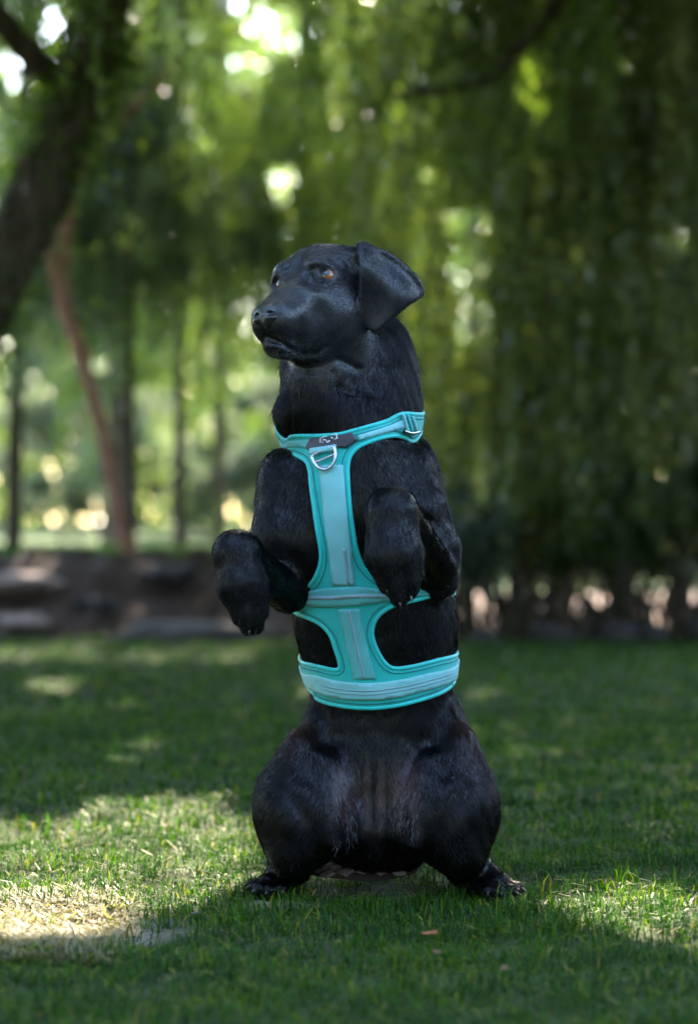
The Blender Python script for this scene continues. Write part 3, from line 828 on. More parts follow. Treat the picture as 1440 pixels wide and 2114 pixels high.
def blades(n, x0, x1, y0, y1, L, W, taper_x=None):
    x = r_.uniform(x0, x1, n); y = r_.uniform(y0, y1, n)
    dn_ = .78 + .30 * vnoise(x, y, .16, 41) + .25 * vnoise(x, y, .5, 42)
    for c, rx, ry, s in bare_c: dn_ = dn_ * (1 - s * np.exp(-(((x - c[0]) / rx) ** 2 + ((y - c[1]) / ry) ** 2) ** 1.5))
    k = (r_.random(n) < np.clip(dn_, .06, 1)) & ~((np.abs(x) > 9))
    k &= (((x - BKC[0]) / .13) ** 2 + ((y - BKC[1] + .02) / .085) ** 2 > 1) | (r_.random(n) < .06)
    x, y = x[k], y[k]; n = len(x)
    z = ground_h(x, y) - .003
    tall = .75 + .25 * vnoise(x, y, .22, 43) + .12 * vnoise(x, y, .07, 44)
    l = L * r_.uniform(.45, 1.25, n) * tall.clip(.35, 1.4); w = W * r_.uniform(.7, 1.3, n)
    a = r_.random(n) * 6.28 + .8 * vnoise(x, y, .3, 45); ln = r_.uniform(.2, 1.5, n)
    d = np.stack([np.cos(a), np.sin(a)], 1); s = np.stack([-d[:, 1], d[:, 0]], 1)
    P = np.zeros((n, 5, 3))
    b = np.stack([x, y], 1)
    tw = r_.normal(size=n) * .5
    s2 = s * np.cos(tw)[:, None] + d * np.sin(tw)[:, None]
    P[:, 0, :2] = b - s * w[:, None] / 2; P[:, 1, :2] = b + s * w[:, None] / 2; P[:, :2, 2] = z[:, None]
    m = b + d * (l * ln * .28)[:, None]
    P[:, 2, :2] = m + s2 * w[:, None] * .42; P[:, 3, :2] = m - s2 * w[:, None] * .42; P[:, 2:4, 2] = (z + l * .58 * (1 - .15 * ln))[:, None]
    P[:, 4, :2] = b + d * (l * ln * .85)[:, None]; P[:, 4, 2] = z + l * (1 - .42 * ln).clip(.3, 1)
    i = np.arange(n)[:, None] * 5
    F = np.concatenate([i + [0, 1, 2], i + [0, 2, 3], i + [3, 2, 4]], 0)
    t = r_.random(n) * .42 + .2 + .12 * vnoise(x, y, .35, 46) + .10 * vnoise(x, y, .09, 47)
    straw = r_.random(n) < .04 + .04 * vnoise(x, y, .3, 48)
    t = np.where(straw, r_.uniform(.80, .94, n), t.clip(0, .8))
    return P.reshape(-1, 3), F, np.repeat(t, 5)
def litter(n, x0, x1, y0, y1, t0=.86, t1=.95):
    """pale dry clippings lying flat among the blades"""
    x = r_.uniform(x0, x1, n); y = r_.uniform(y0, y1, n); z = ground_h(x, y) + r_.uniform(.002, .012, n); a = r_.random(n) * 6.28
    l = r_.uniform(.008, .03, n); w = r_.uniform(.0007, .0018, n)
    d = np.stack([np.cos(a), np.sin(a), r_.normal(size=n) * .25], 1); s = np.stack([-d[:, 1], d[:, 0], d[:, 0] * 0], 1)
    b = np.stack([x, y, z], 1)
    P = np.zeros((n, 5, 3)); P[:, 0] = b - s * w[:, None]; P[:, 1] = b + s * w[:, None]; P[:, 2] = b + d * l[:, None] + s * w[:, None]; P[:, 3] = b + d * l[:, None] - s * w[:, None]; P[:, 4] = b + d * l[:, None] * 1.3
    i = np.arange(n)[:, None] * 5
    F = np.concatenate([i + [0, 1, 2], i + [0, 2, 3], i + [3, 2, 4]], 0)
    return P.reshape(-1, 3), F, np.repeat(r_.uniform(t0, t1, n), 5)
parts = [blades(160000, -1.35, 1.35, -1.9, .75, .038, .0023), blades(30000, -3.6, -1.35, -2.6, 1.0, .042, .005), blades(30000, 1.35, 3.6, -2.6, 1.0, .042, .005), blades(9000, -8, -3.6, -2.6, 9, .05, .014), blades(9000, 3.6, 8, -2.6, 9, .05, .014),
         blades(100000, -2.4, 2.4, .75, 4.0, .042, .0045), blades(60000, -3.6, 3.6, 4.0, 9.1, .045, .008), blades(20000, -4.6, .5, 10.2, 16.5, .06, .014),
         blades(3500, -.75, .75, -.55, .02, .062, .003), litter(7000, -1.4, 1.4, -1.9, 1.5), litter(9000, ground_px(-60, 1915)[0], ground_px(260, 1915)[0], ground_px(0, 1990)[1], ground_px(0, 1850)[1], .96, 1.0)]
off = 0; Vs, Fs, Ts = [], [], []
for V, F, t in parts: Vs.append(V); Fs.append(F + off); Ts.append(t); off += len(V)
grass = mesh_obj('grass', np.concatenate(Vs), np.concatenate(Fs), M_grass, smooth=False, scale=1.0)
at = grass.data.attributes.new('tint', 'FLOAT', 'POINT'); at.data.foreach_set('value', np.concatenate(Ts).astype(np.float32))
tag(grass, kind='stuff')
print('grass tris', len(grass.data.polygons))

# bark piece lying under the dog: a dark slab carrying pale cracked plates
M_plate = rockmat('pale_bark_plate', (.11, .08, .072), (.30, .235, .22))
n = NT('dark_bark_underside'); M_slab = n.set(Base_Color=(.03, .018, .014), Roughness=.9)
bc = np.array([*BKC, .026])
bark_root = empty('bark_piece', bc); bark_root.rotation_euler = (math.radians(10), 0, math.radians(4))
tag(bark_root, 'flat piece of pale cracked bark lying on the grass under the dog', 'bark')
def adb(o): o.parent = bark_root; return o
th = np.linspace(0, 2 * math.pi, 36, endpoint=False)
def slab(name, poly, z0, z1, dome, mat, bev=.0):
    poly = np.array(poly); m = len(poly); c = poly.mean(0)
    f = lambda p: dome * (1 - (p[:, 0] / .11) ** 2 - (p[:, 1] / .055) ** 2)
    rings = [(poly, z0), (poly, z1 - .0015), (c + (poly - c) * (1 - bev), z1)]
    V = np.concatenate([np.concatenate([p, (z + f(p))[:, None]], 1) for p, z in rings] + [np.array([[c[0], c[1], z1 + f(c[None])[0]]])])
    F = []
    for k in range(2): F += [(k*m+i, k*m+(i+1) % m, (k+1)*m+(i+1) % m, (k+1)*m+i) for i in range(m)]
    F += [(2*m+i, 2*m+(i+1) % m, 3*m) for i in range(m)]
    return adb(mesh_obj(name, V, F, mat, smooth=False, scale=1.0))
slab('bark_slab', np.stack([np.cos(th) * .097 * (1 + .08 * np.sin(th * 3)), np.sin(th) * .043 * (1 + .1 * np.sin(th * 4 + 1))], 1), -.002, .006, .010, M_slab, .1)
for row, vy in enumerate((-.030, -.010, .010, .030)):
    for k in range(-3, 4):
        cx = k * .031 + (row % 2) * .0155; cy = vy
        if (cx / .098) ** 2 + (cy / .046) ** 2 > 1: continue
        j = lambda: r_.uniform(-.0025, .0025)
        slab('bark_plate', [(cx - .0145 + j(), cy + j()), (cx - .002 + j(), cy - .0095 + j()), (cx + .0145 + j(), cy + j()), (cx + .002 + j(), cy + .0095 + j())], +.004, .0095 + j() * .5, .010, M_plate, .18)
# fallen leaves and a twig on the turf
# ------------------------------------------------------------------ the dog: one continuous body
T0 = time.time()
# head frame
_yaw, _pit, _rol = math.radians(33), math.radians(8), math.radians(6)
HF = np.array([-math.sin(_yaw)*math.cos(_pit), -math.cos(_yaw)*math.cos(_pit), math.sin(_pit)])
HR = np.array([math.cos(_yaw)*math.cos(_rol), -math.sin(_yaw)*math.cos(_rol), math.sin(_rol)])
HR -= HF * (HR @ HF); HR /= np.linalg.norm(HR)
HU = np.cross(HR, HF)
if HU[2] < 0: HU = -HU
HO = C(624, 576, -90)
def H(f, r, u): return HO + f*HF + r*HR + u*HU
HM = np.stack([HF, HR, HU])

dog = Field()
# --- torso and neck as one loft: row, left, right, front depth, back depth
PROF = [(640, 640, 800, -20, 130), (680, 612, 822, -45, 140), (720, 592, 834, -62, 148), (760, 580, 841, -72, 155), (800, 580, 855, -84, 160),
        (850, 572, 863, -102, 166), (890, 577, 861, -108, 172), (920, 586, 858, -104, 178), (960, 584, 866, -108, 190),
        (1000, 578, 880, -118, 200), (1080, 580, 893, -126, 214), (1150, 588, 905, -126, 220), (1220, 602, 930, -120, 220),
        (1290, 608, 942, -112, 214), (1350, 622, 937, -104, 204), (1420, 641, 930, -92, 190), (1460, 650, 928, -86, 182),
        (1500, 646, 934, -86, 180), (1560, 640, 938, -84, 186), (1640, 642, 930, -74, 196), (1720, 655, 912, -55, 190), (1780, 690, 868, -20, 160)]
_z, _cx, _wx, _cy, _wy = [], [], [], [], []
for py, xl, xr, yf, yb in PROF:
    ym = (yf + yb) / 2
    a, b = C(xl, py, ym), C(xr, py, ym)
    _z.append(a[2]); _cx.append((a[0]+b[0])/2); _wx.append((b[0]-a[0])/2); _cy.append(ym); _wy.append((yb-yf)/2)
_z, _cx, _wx, _cy, _wy = [np.array(v[::-1]) for v in (_z, _cx, _wx, _cy, _wy)]
def torso_f(P):
    z = P[..., 2]
    zc = np.clip(z, _z[0], _z[-1])
    cx, wx, cy, wy = [cspline(_z, a, zc) for a in (_cx, _wx, _cy, _wy)]
    u = (P[..., 0] - cx) / wx; v = (P[..., 1] - cy) / wy
    e = 2.25
    rho = (np.abs(u)**e + np.abs(v)**e + 1e-9) ** (1/e)
    g = np.sqrt(((u / wx)**2 + (v / wy)**2)) / (np.sqrt(u*u + v*v) + 1e-6)
    d = (rho - 1) / np.maximum(g, 1e-4)
    over = np.maximum(z - (_z[-1] - 0), 0) + np.maximum(_z[0] - z, 0)
    return np.where(over > 0, smax(d, over - 8, 20), d)
dog.add(Prim(torso_f, (_cx.min() - 185, -140, _z[0] - 40), (_cx.max() + 185, 235, _z[-1] + 40), 10, 'U', np.array([0, 0, -1.0]), 'T'))

# ruff of loose skin at the throat, breast muscles
dog.add(ell(C(622, 850, -40), (54, 62, 46), 26, tags='T', flow=np.array([-.3, -.2, -1.])),
        ell(C(655, 790, -66), (60, 46, 60), 40, tags='T'),
        ell(C(712, 858, -86), (70, 34, 44), 30, tags='T'),
        ell(C(810, 800, 60), (52, 110, 130), 30, tags='T'),
        ell(C(742, 1010, -92), (90, 46, 120), 50, tags='T'))

# --- head
def he(f, r, u, rf, rr, ru, k=12, op='U', flow=None): 
    return ell(H(f, r, u), (rf, rr, ru), k, op, HM, -HF if flow is None else flow)
for_head = [
    he(-84, 0, 12, 96, 80, 72, 12), he(-66, 46, 14, 58, 36, 52, 24), he(-66, -46, 14, 58, 36, 52, 24),               # skull
    he(-104, 0, 46, 66, 56, 44, 24), he(-50, 0, 34, 52, 44, 36, 24),              # crown
    he(-60, 36, -62, 66, 50, 74, 26), he(-60, -36, -62, 66, 50, 74, 26),   # cheeks
    cone(H(-30, 0, -22), H(62, 0, -66), 54, 36, 24, flow=-HF),    # bridge root
    he(8, 40, -48, 58, 22, 30, 26), he(0, -38, -44, 42, 22, 30, 26), he(-14, -52, 0, 36, 22, 34, 26),   # zygomatic
    cone(H(40, 15, -78), H(104, 13, -102), 33, 25, 26, flow=-HF), cone(H(40, -15, -78), H(104, -13, -102), 33, 25, 26, flow=-HF),
    he(-4, 38, 25, 25, 23, 15, 15), he(-4, -38, 25, 25, 23, 15, 15),   # brows
    he(66, 25, -106, 60, 22, 36, 30, flow=HF*-.6-HU), he(66, -25, -106, 60, 22, 36, 30, flow=HF*-.6-HU),   # flews
    he(101, 18, -125, 26, 22, 27, 16, flow=HF*-.6-HU), he(101, -18, -125, 26, 22, 27, 16, flow=HF*-.6-HU),
    he(20, 32, -124, 34, 18, 32, 26, flow=HF*-.6-HU), he(22, -34, -128, 30, 20, 30, 16, flow=HF*-.6-HU), # lip corner folds
    cone(H(-20, 0, -134), H(84, 0, -154), 42, 24, 12, flow=-HF),       # lower jaw
    he(84, 0, -160, 32, 32, 20, 14),
    cone(H(-70, 0, -70), C(720, 800, 30), 82, 105, 40, flow=np.array([.1, .1, -1.])),   # throat to neck
    cone(H(-120, 0, 0), C(760, 780, 90), 66, 84, 40, flow=np.array([.1, .1, -1.])),    # nape
    cone(H(34, 0, 12), H(-20, 0, 84), 4, 4, 20, 'S'),               # furrow between the brows
    he(38, 44, -14, 26, 12, 16, 26, 'S'), he(38, -44, -14, 26, 12, 16, 26, 'S'),    # the hollow before each eye
]
for p in for_head: p.tags = 'H'
dog.add(*for_head)
# eye sockets
EYE_N, EYE_F = H(4, 47, -2), H(4, -47, -2)

# --- ears
EAR = [(738, 520), (742, 502), (752, 504), (764, 510), (800, 520), (828, 538), (848, 556), (866, 574), (876, 592), (875, 606), (866, 616), (846, 630), (820, 652), (796, 674), (776, 689), (764, 688), (750, 672), (742, 650), (739, 610), (741, 570)]
_ear2 = smooth_closed(EAR, 4)
_ew = np.array([C(x, y, -50) for x, y in _ear2])[:, [0, 2]]
def ear_depth(x, z):
    u = (x - C(742, 0, -50)[0]) / 133.0; w = (C(0, 500, -50)[2] - z) / 190.0
    wt = w - .50 * u ** 1.1
    return -104 + 10 * np.exp(-(wt / .13) ** 2) - 9 * np.exp(-((wt - .30) / .20) ** 2) + 66 * u ** 1.2 * 1.0 + 26 * (w - 0.45) ** 2 - 9 * np.sin(np.clip(u, 0, 1) * 8 + w * 4) * (.35 + .3 * u) + 12 * np.exp(-((u - .05) / .12) ** 2) * w
def ear_f(P):
    sh = P.shape[:-1]; Q = P.reshape(-1, 3)
    d2 = poly_sdf(_ew, Q[:, [0, 2]])
    u = np.clip((Q[:, 0] - C(742, 0, -50)[0]) / 133.0, 0, 1.1)
    dy = np.abs(Q[:, 1] - ear_depth(np.maximum(Q[:, 0], C(742, 0, -50)[0]), Q[:, 2])) * 0.88
    a = d2 + 5; b = dy - 1.0
    d = np.sqrt(np.maximum(a, 0)**2 + np.maximum(b, 0)**2) + np.minimum(np.maximum(a, b), 0) - 4.2
    return d.reshape(sh)
_lo = _ew.min(0); _hi = _ew.max(0)
dog.add(Prim(ear_f, (_lo[0]-4, -130, _lo[1]-4), (_hi[0]+4, 0, _hi[1]+4), 7, 'U', np.array([.25, .1, -1.]), 'E'))
dog.add(cone(H(-70, 58, 46), C(750, 522, -88), 24, 12, 20, flow=HR), cone(H(-74, 62, 30), C(746, 560, -84), 22, 10, 20, flow=HR), cone(H(-74, 64, -4), C(746, 622, -70), 24, 10, 20, flow=HR))
dog.add(cone(H(-84, -66, 36), H(-78, -94, 10), 15, 10, 10, flow=-HR), cone(H(-78, -94, 10), H(-74, -96, -70), 9, 7, 6))

# --- forelegs (image left = the dog's right)
def arm(*rows, k=14):
    for (a, ra), (b, rb) in zip(rows, rows[1:]):
        dog.add(cone(C(*a), C(*b), ra, rb, k, tags='A'))
arm(((612, 1000, -10), 74), ((592, 1110, -36), 70), ((598, 1195, -52), 54), k=22)
arm(((596, 1222, -60), 42), ((552, 1190, -140), 34), ((506, 1146, -214), 37), k=14)
dog.add(ell(C(490, 1140, -228), (44, 40, 44), 14, tags='A'))
arm(((491, 1150, -230), 42), ((500, 1210, -240), 46), ((512, 1262, -246), 34), k=14)
dog.add(ell(C(640, 1110, -76), (36, 44, 90), 30, tags='T'))
def toes(L, k=5):
    for a, b, ra, rb in L:
        dog.add(cone(C(*a), C(*b), ra, rb, k, tags='A'))
toes([((478, 1205, -252), (494, 1270, -256), 20, 15), ((498, 1225, -262), (512, 1292, -262), 20, 17),
      ((520, 1225, -258), (528, 1290, -254), 20, 16), ((532, 1205, -246), (540, 1262, -244), 19, 14)], 9)
# (image right = the dog's left)
arm(((806, 985, -20), 80), ((848, 1060, -44), 74), ((886, 1140, -56), 60), ((896, 1192, -66), 46), k=22)
arm(((896, 1176, -90), 44), ((850, 1110, -160), 42), ((812, 1056, -215), 46), k=8)
dog.add(ell(C(806, 1056, -220), (48, 44, 50), 14, tags='A'))
arm(((806, 1066, -224), 47), ((812, 1146, -238), 54), ((826, 1196, -244), 40), k=14)
toes([((780, 1150, -256), (796, 1208, -260), 22, 16), ((806, 1160, -268), (822, 1234, -268), 24, 18),
      ((832, 1155, -262), (842, 1222, -260), 22, 16), ((848, 1135, -246), (858, 1186, -244), 20, 15)], 9)
dog.add(ell(C(918, 1180, -70), (26, 34, 44), 14, tags='A'), ell(C(764, 1050, -92), (36, 44, 90), 30, tags='T'))
dog.add(ell(C(862, 1000, 30), (46, 90, 90), 30, tags='A'), ell(C(572, 1020, 30), (40, 80, 90), 30, tags='A'))

# --- hindquarters
dn = np.array([0, 0, -1.0])
dog.add(cone(C(712, 1530, 60), C(628, 1640, -10), 84, 98, 30), ell(C(623, 1682, -52), (97, 116, 108), 26, flow=np.array([-.3, 0, -1.])),
        cone(C(878, 1530, 60), C(924, 1640, -10), 84, 100, 30), ell(C(928, 1680, -52), (98, 116, 110), 26, flow=np.array([.3, 0, -1.])),
        ell(C(775, 1680, 100), (150, 110, 96), 30, flow=dn),
        ell(C(622, 1570, -50), (40, 54, 64), 40, flow=dn), ell(C(950, 1566, -50), (38, 54, 64), 40, flow=dn),
        cone(C(730, 1560, -50), C(700, 1700, -96), 36, 30, 26), cone(C(815, 1560, -50), C(845, 1700, -96), 36, 30, 26))
# shanks, hocks, feet
dog.add(cone(C(606, 1750, -100), C(598, 1786, 20), 56, 40, 18), cone(C(598, 1790, 20), C(580, 1806, -50), 40, 30, 14),
        cone(C(580, 1806, -50), C(556, 1822, -86), 28, 22, 12),
        cone(C(948, 1750, -100), C(962, 1784, 20), 58, 42, 18), cone(C(962, 1790, 20), C(990, 1804, -50), 42, 32, 14),
        cone(C(990, 1804, -50), C(1026, 1822, -84), 30, 22, 12))
def ftoes(L):
    for a, b, ra, rb in L: dog.add(cone(C(*a), C(*b), ra, rb, 4, tags='A'))
ftoes([((560, 1824, -70), (522, 1828, -88), 15, 13), ((566, 1826, -88), (534, 1834, -112), 16, 13), ((578, 1828, -96), (556, 1839, -124), 16, 13), ((590, 1828, -90), (582, 1836, -116), 15, 12)])
ftoes([((1020, 1826, -70), (1068, 1832, -84), 15, 12), ((1014, 1828, -84), (1056, 1838, -106), 16, 13), ((1002, 1828, -94), (1030, 1840, -122), 16, 13), ((990, 1828, -88), (1006, 1838, -114), 15, 12)])
# loin and groin folds, hip bones
dog.add(cone(C(672, 1580, -86), C(700, 1735, -134), 24, 26, 34, flow=dn), cone(C(888, 1580, -86), C(850, 1735, -134), 24, 26, 34, flow=dn),
        ell(C(656, 1506, 20), (20, 60, 50), 40, flow=dn), ell(C(928, 1500, 20), (22, 60, 50), 40, flow=dn),
        cone(C(604, 1636, -162), C(640, 1720, -180), 4, 8, 34, 'S'), cone(C(950, 1636, -162), C(912, 1720, -182), 4, 8, 34, 'S'))
# folds and hollows
dog.add(cone(C(771, 1480, -100), C(770, 1740, -112), 5, 8, 16, 'S'),
        cone(C(727, 1600, -140), C(716, 1770, -150), 5, 16, 30, 'S'), cone(C(812, 1600, -140), C(826, 1770, -150), 5, 16, 30, 'S'),
        cone(C(838, 1030, -150), C(886, 1078, -118), 7, 7, 12, 'S'))
dog.add(ell(C(772, 1714, -30), (110, 78, 66), 40, flow=dn), ell(C(770, 1748, -78), (17, 18, 24), 18, flow=dn), ell(C(775, 1640, -60), (40, 36, 110), 30, flow=dn))
# tail lying behind
for a, b, ra, rb in (((790, 1740, 190), (820, 1800, 260), 30, 24), ((820, 1800, 260), (900, 1806, 380), 24, 18), ((900, 1806, 380), (1000, 1802, 450), 18, 9)):
    dog.add(cone(C(*a), C(*b), ra, rb, 10))

def march(px, py, tag=None, y0=-420.0, fld=None):
    """first hit of the camera ray through the photo pixel"""
    px = np.atleast_1d(np.asarray(px, float)); py = np.atleast_1d(np.asarray(py, float))
    D = np.stack([(px - 720) / FPX, np.ones(len(px)), (HZ - py) / FPX], 1)
    O = np.array([0, CAMY, CAMZ])
    t = np.full(len(px), y0 - CAMY)
    for _ in range(60):
        d = (fld or dog).exact(O + D * t[:, None], tag)
        t += np.clip(d, -8, 40) * 0.8
    return O + D * t[:, None]

# eyes: sockets cut on the surface found along the ray, lids raised round them
eye_s = {}
for nm, (ex, ey), w in (('n', (676, 567), 1.0), ('f', (574, 583), 0.8)):
    p = march(ex, ey)[0]
    if nm == 'f': p = H(14, -45, -6)
    eye_s[nm] = p
    ax = HR if nm == 'n' else -HR
    out = (HF * 0.75 + ax * 0.62 + HU * .1); out /= np.linalg.norm(out)
    side = np.cross(HU, out); side /= np.linalg.norm(side)
    M = np.stack([side, out, HU])
    dog.add(ell(p - out * 4, (25, 12, 20), 14, 'U', M, -HF), ell(p + out * 10 + HU * 0, (17.5, 12, 13.5), 5, 'S', M, -HF))
    eye_s[nm + 'o'] = out; eye_s[nm + 'M'] = M
# mouth line
mouth = [(549, 697), (564, 702), (588, 712), (612, 725), (636, 733), (656, 732), (672, 716)]
mp = march([m[0] for m in mouth], [m[1] for m in mouth])
for a, b in zip(mp, mp[1:]):
    dog.add(cone(a, b, 4.6, 4.6, 6, 'S', flow=-HF))
# philtrum and jaw shadow fold
mp = march([547, 548], [676, 694])
dog.add(cone(mp[0], mp[1], 2.2, 2.2, 4, 'S', flow=-HF))
# wrinkles on the neck below the jaw
for (a, b, r) in (((700, 742), (742, 762), 5), ((742, 762), (738, 800), 5), ((690, 770), (700, 800), 4), ((700, 800), (730, 812), 4)):
    m = march([a[0], b[0]], [a[1], b[1]]); dog.add(cone(m[0]+[0,-r,0], m[1]+[0,-r,0], r, r, 10, 'S', flow=dn))

# nose pad as its own leathery part
nose = Field()
nose.add(he(124, 0, -104, 19, 27, 20, 6), he(130, 15, -108, 13, 14, 14, 8), he(130, -15, -108, 13, 14, 14, 8), he(128, 0, -118, 12, 12, 14, 8),
         he(120, 0, -94, 18, 23, 13, 10),
         cone(H(147, 11, -103), H(134, 21, -107), 5.2, 5.2, 4, 'S'), cone(H(134, 21, -107), H(124, 31, -101), 4.0, 2.4, 4, 'S'),
         cone(H(147, -11, -103), H(134, -21, -107), 5.2, 5.2, 4, 'S'), cone(H(134, -21, -107), H(124, -31, -101), 4.0, 2.4, 4, 'S'),
         cone(H(147, 0, -104), H(140, 0, -130), 2, 2, 4, 'S'))
H3 = 3.5
lo = (-310, -300, -6); hi = (410, 470, 1375)
D, axs = dog.grid(lo, hi, H3)
bV, bF = surface_nets(D, lo, H3)
bV, bF = largest_piece(bV, bF)
bV = relax(bV, bF, 2, 0.5)
del D
bN = vnormals(bV, bF)
def scal(P, s_, k_):
    r0 = np.random.default_rng(k_); o = np.zeros(len(P))
    for _ in range(8):
        d = r0.normal(size=3) / s_; d[2] *= .6; o += np.sin(P @ d + r0.random() * 6.28)
    return o / 3
_hd = np.clip((bV[:, 2] - C(0, 790, 0)[2]) / 40, 0, 1)
_ft = np.clip((60 - bV[:, 2]) / 30, 0, 1)
_am = (1 - .8 * _hd) * (1 - .7 * _ft)
bV = bV + bN * ((1.3 * scal(bV, 24, 5) + .45 * scal(bV, 8.5, 6)) * _am)[:, None]
bN = vnormals(bV, bF)
print('dog mesh', len(bV), time.time() - T0)
def blob_mask(n, co, blobs):
    """soft union of ellipsoid masks (metres)"""
    tot = None
    for (c, r) in blobs:
        mp = n.new('ShaderNodeMapping'); n.link(co, mp.inputs[0])
        mp.inputs['Location'].default_value = [-c[i] / r[i] for i in range(3)]
        mp.inputs['Scale'].default_value = [1 / r[i] for i in range(3)]
        ln = n.new('ShaderNodeVectorMath', operation='LENGTH'); n.link(mp.outputs[0], ln.inputs[0])
        v = n.math('SUBTRACT', 1.0, ln.outputs['Value'], True)
        tot = v if tot is None else n.math('MAXIMUM', tot, v)
    return tot
def cm(px, py, Y): return C(px, py, Y) / U
SKIN = [(cm(712, 1642, -100), (.045, .09, .075)), (cm(838, 1632, -100), (.045, .09, .08)), (cm(757, 1640, -110), (.012, .06, .09)), (cm(786, 1645, -110), (.012, .06, .09))]
SUN_TINGE = [(cm(968, 1545, -10), (.05, .12, .10)), (cm(606, 1520, -10), (.05, .12, .08)), (cm(1008, 1640, -20), (.03, .1, .06))]  # reddish brown painted in for sunlight coming through the hair
HEAD_LIGHT = [(cm(650, 620, -90), (.16, .22, .17)), (cm(810, 590, -70), (.11, .12, .13))]  # greyer short hair, lightened further to stand in for light on the face
def mat_coat(name, root=False):
    n = NT(name); co = n.coord('Object')
    a = n.noise(14, 4, .6, co)
    col = n.ramp(a, [(.3, (.0012, .0012, .0015)), (.7, (.0028, .0027, .0032))])
    spk = n.noise(60, 4, .6, co)
    m = n.math('MULTIPLY', blob_mask(n, co, SUN_TINGE), 1.6, True)
    col = n.mix(n.math('MULTIPLY', m, .8), col, (.030, .010, .007))
    hm = n.math('MULTIPLY', blob_mask(n, co, HEAD_LIGHT), 2.6, True)
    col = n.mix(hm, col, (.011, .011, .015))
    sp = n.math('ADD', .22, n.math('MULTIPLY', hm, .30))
    if not root:
        sk = n.math('MULTIPLY', blob_mask(n, co, SKIN), n.math('MULTIPLY', spk, 2.2), True)
        col = n.mix(sk, col, (.048, .024, .022))
        n.bump(n.noise(220, 3, .6, co), .25, .002)
        return n.set(Base_Color=col, Roughness=.28, Specular_IOR_Level=n.math('ADD', sp, .06))
    n.set(Base_Color=col, Roughness=.22, Specular_IOR_Level=sp)
    n.b.inputs['Sheen Tint'].default_value = (.7, .75, 1, 1)
    return n.m
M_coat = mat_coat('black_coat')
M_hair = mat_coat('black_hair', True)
n = NT('black_fur'); n.n.remove(n.b)
hb = n.new('ShaderNodeBsdfHairPrincipled')
hb.parametrization = 'COLOR'
hb.inputs['Color'].default_value = (.006, .006, .008, 1)
hb.inputs['Roughness'].default_value = .22; hb.inputs['Radial Roughness'].default_value = .45
hb.inputs['Random Roughness'].default_value = .2
n.link(hb.outputs[0], n.out.inputs[0]); M_fur = n.m
def simple(name, col, rough, bump=None, **kw):
    n = NT(name)
    if bump: n.bump(n.noise(bump[0], 3, .6, n.coord('Object')), bump[1], bump[2] if len(bump) > 2 else .002)
    return n.set(Base_Color=col, Roughness=rough, **kw)
n = NT('nose_leather'); co = n.coord('Object')
v = n.new('ShaderNodeTexVoronoi', i_Scale=520.0); n.link(co, v.inputs['Vector'])
n.bump(v.outputs['Distance'], .35, .001)
M_nose = n.set(Base_Color=(.012, .012, .016), Roughness=.20, Specular_IOR_Level=.8)
M_pupil = simple('pupil', (.004, .003, .003), .03, Coat_Weight=1.0)
n = NT('iris'); 
M_iris = n.set(Base_Color=n.ramp(n.noise(400, 3, .6, n.coord('Object')), [(.3, (.20, .055, .015)), (.7, (.40, .13, .04))]), Roughness=.05, Coat_Weight=1.0)
M_sclera = simple('sclera', (.05, .035, .03), .1, Coat_Weight=1.0)
M_lid = simple('eyelid_skin', (.010, .010, .012), .28)
M_claw = simple('dark_claw', (.022, .020, .019), .35, (80, .3))
M_claw_pale = simple('pale_claw', (.13, .115, .10), .4, (80, .3))
n = NT('pale_hair')
M_white = n.set(Base_Color=(.26, .25, .26), Roughness=.4)
dog_root = empty('dog', (60 / U, -40 / U, 0))
tag(dog_root, 'large black short haired dog sitting up on its haunches with both front paws raised', 'dog')
inv = Matrix.Translation(-dog_root.location)
def dchild(o, parent=None):
    o.parent = parent or dog_root
    o.matrix_parent_inverse = inv
    return o
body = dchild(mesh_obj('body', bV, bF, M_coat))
nlo = H(124, 0, -106) - 50
D, _ = nose.grid(nlo, nlo + 100, 1.5)
nV, nF = surface_nets(D, nlo, 1.5)
nV = relax(nV, nF, 1, .4)
nose_o = dchild(mesh_obj('nose', nV, nF, M_nose))

def uv_sphere(c, r, M=None, n=24, m=16):
    """M rows: local axes; the pole is the second axis (forward)"""
    V, F = [], []
    for i in range(m + 1):
        a = math.pi * i / m
        for j in range(n):
            b = 2 * math.pi * j / n
            V.append((math.sin(a) * math.cos(b), math.cos(a), math.sin(a) * math.sin(b)))
    V = np.array(V) * np.asarray(r, float)
    V = V @ (np.eye(3) if M is None else M) + c
    for i in range(m):
        for j in range(n):
            F.append((i*n+j, i*n+(j+1) % n, (i+1)*n+(j+1) % n, (i+1)*n+j))
    return V, np.array(F)

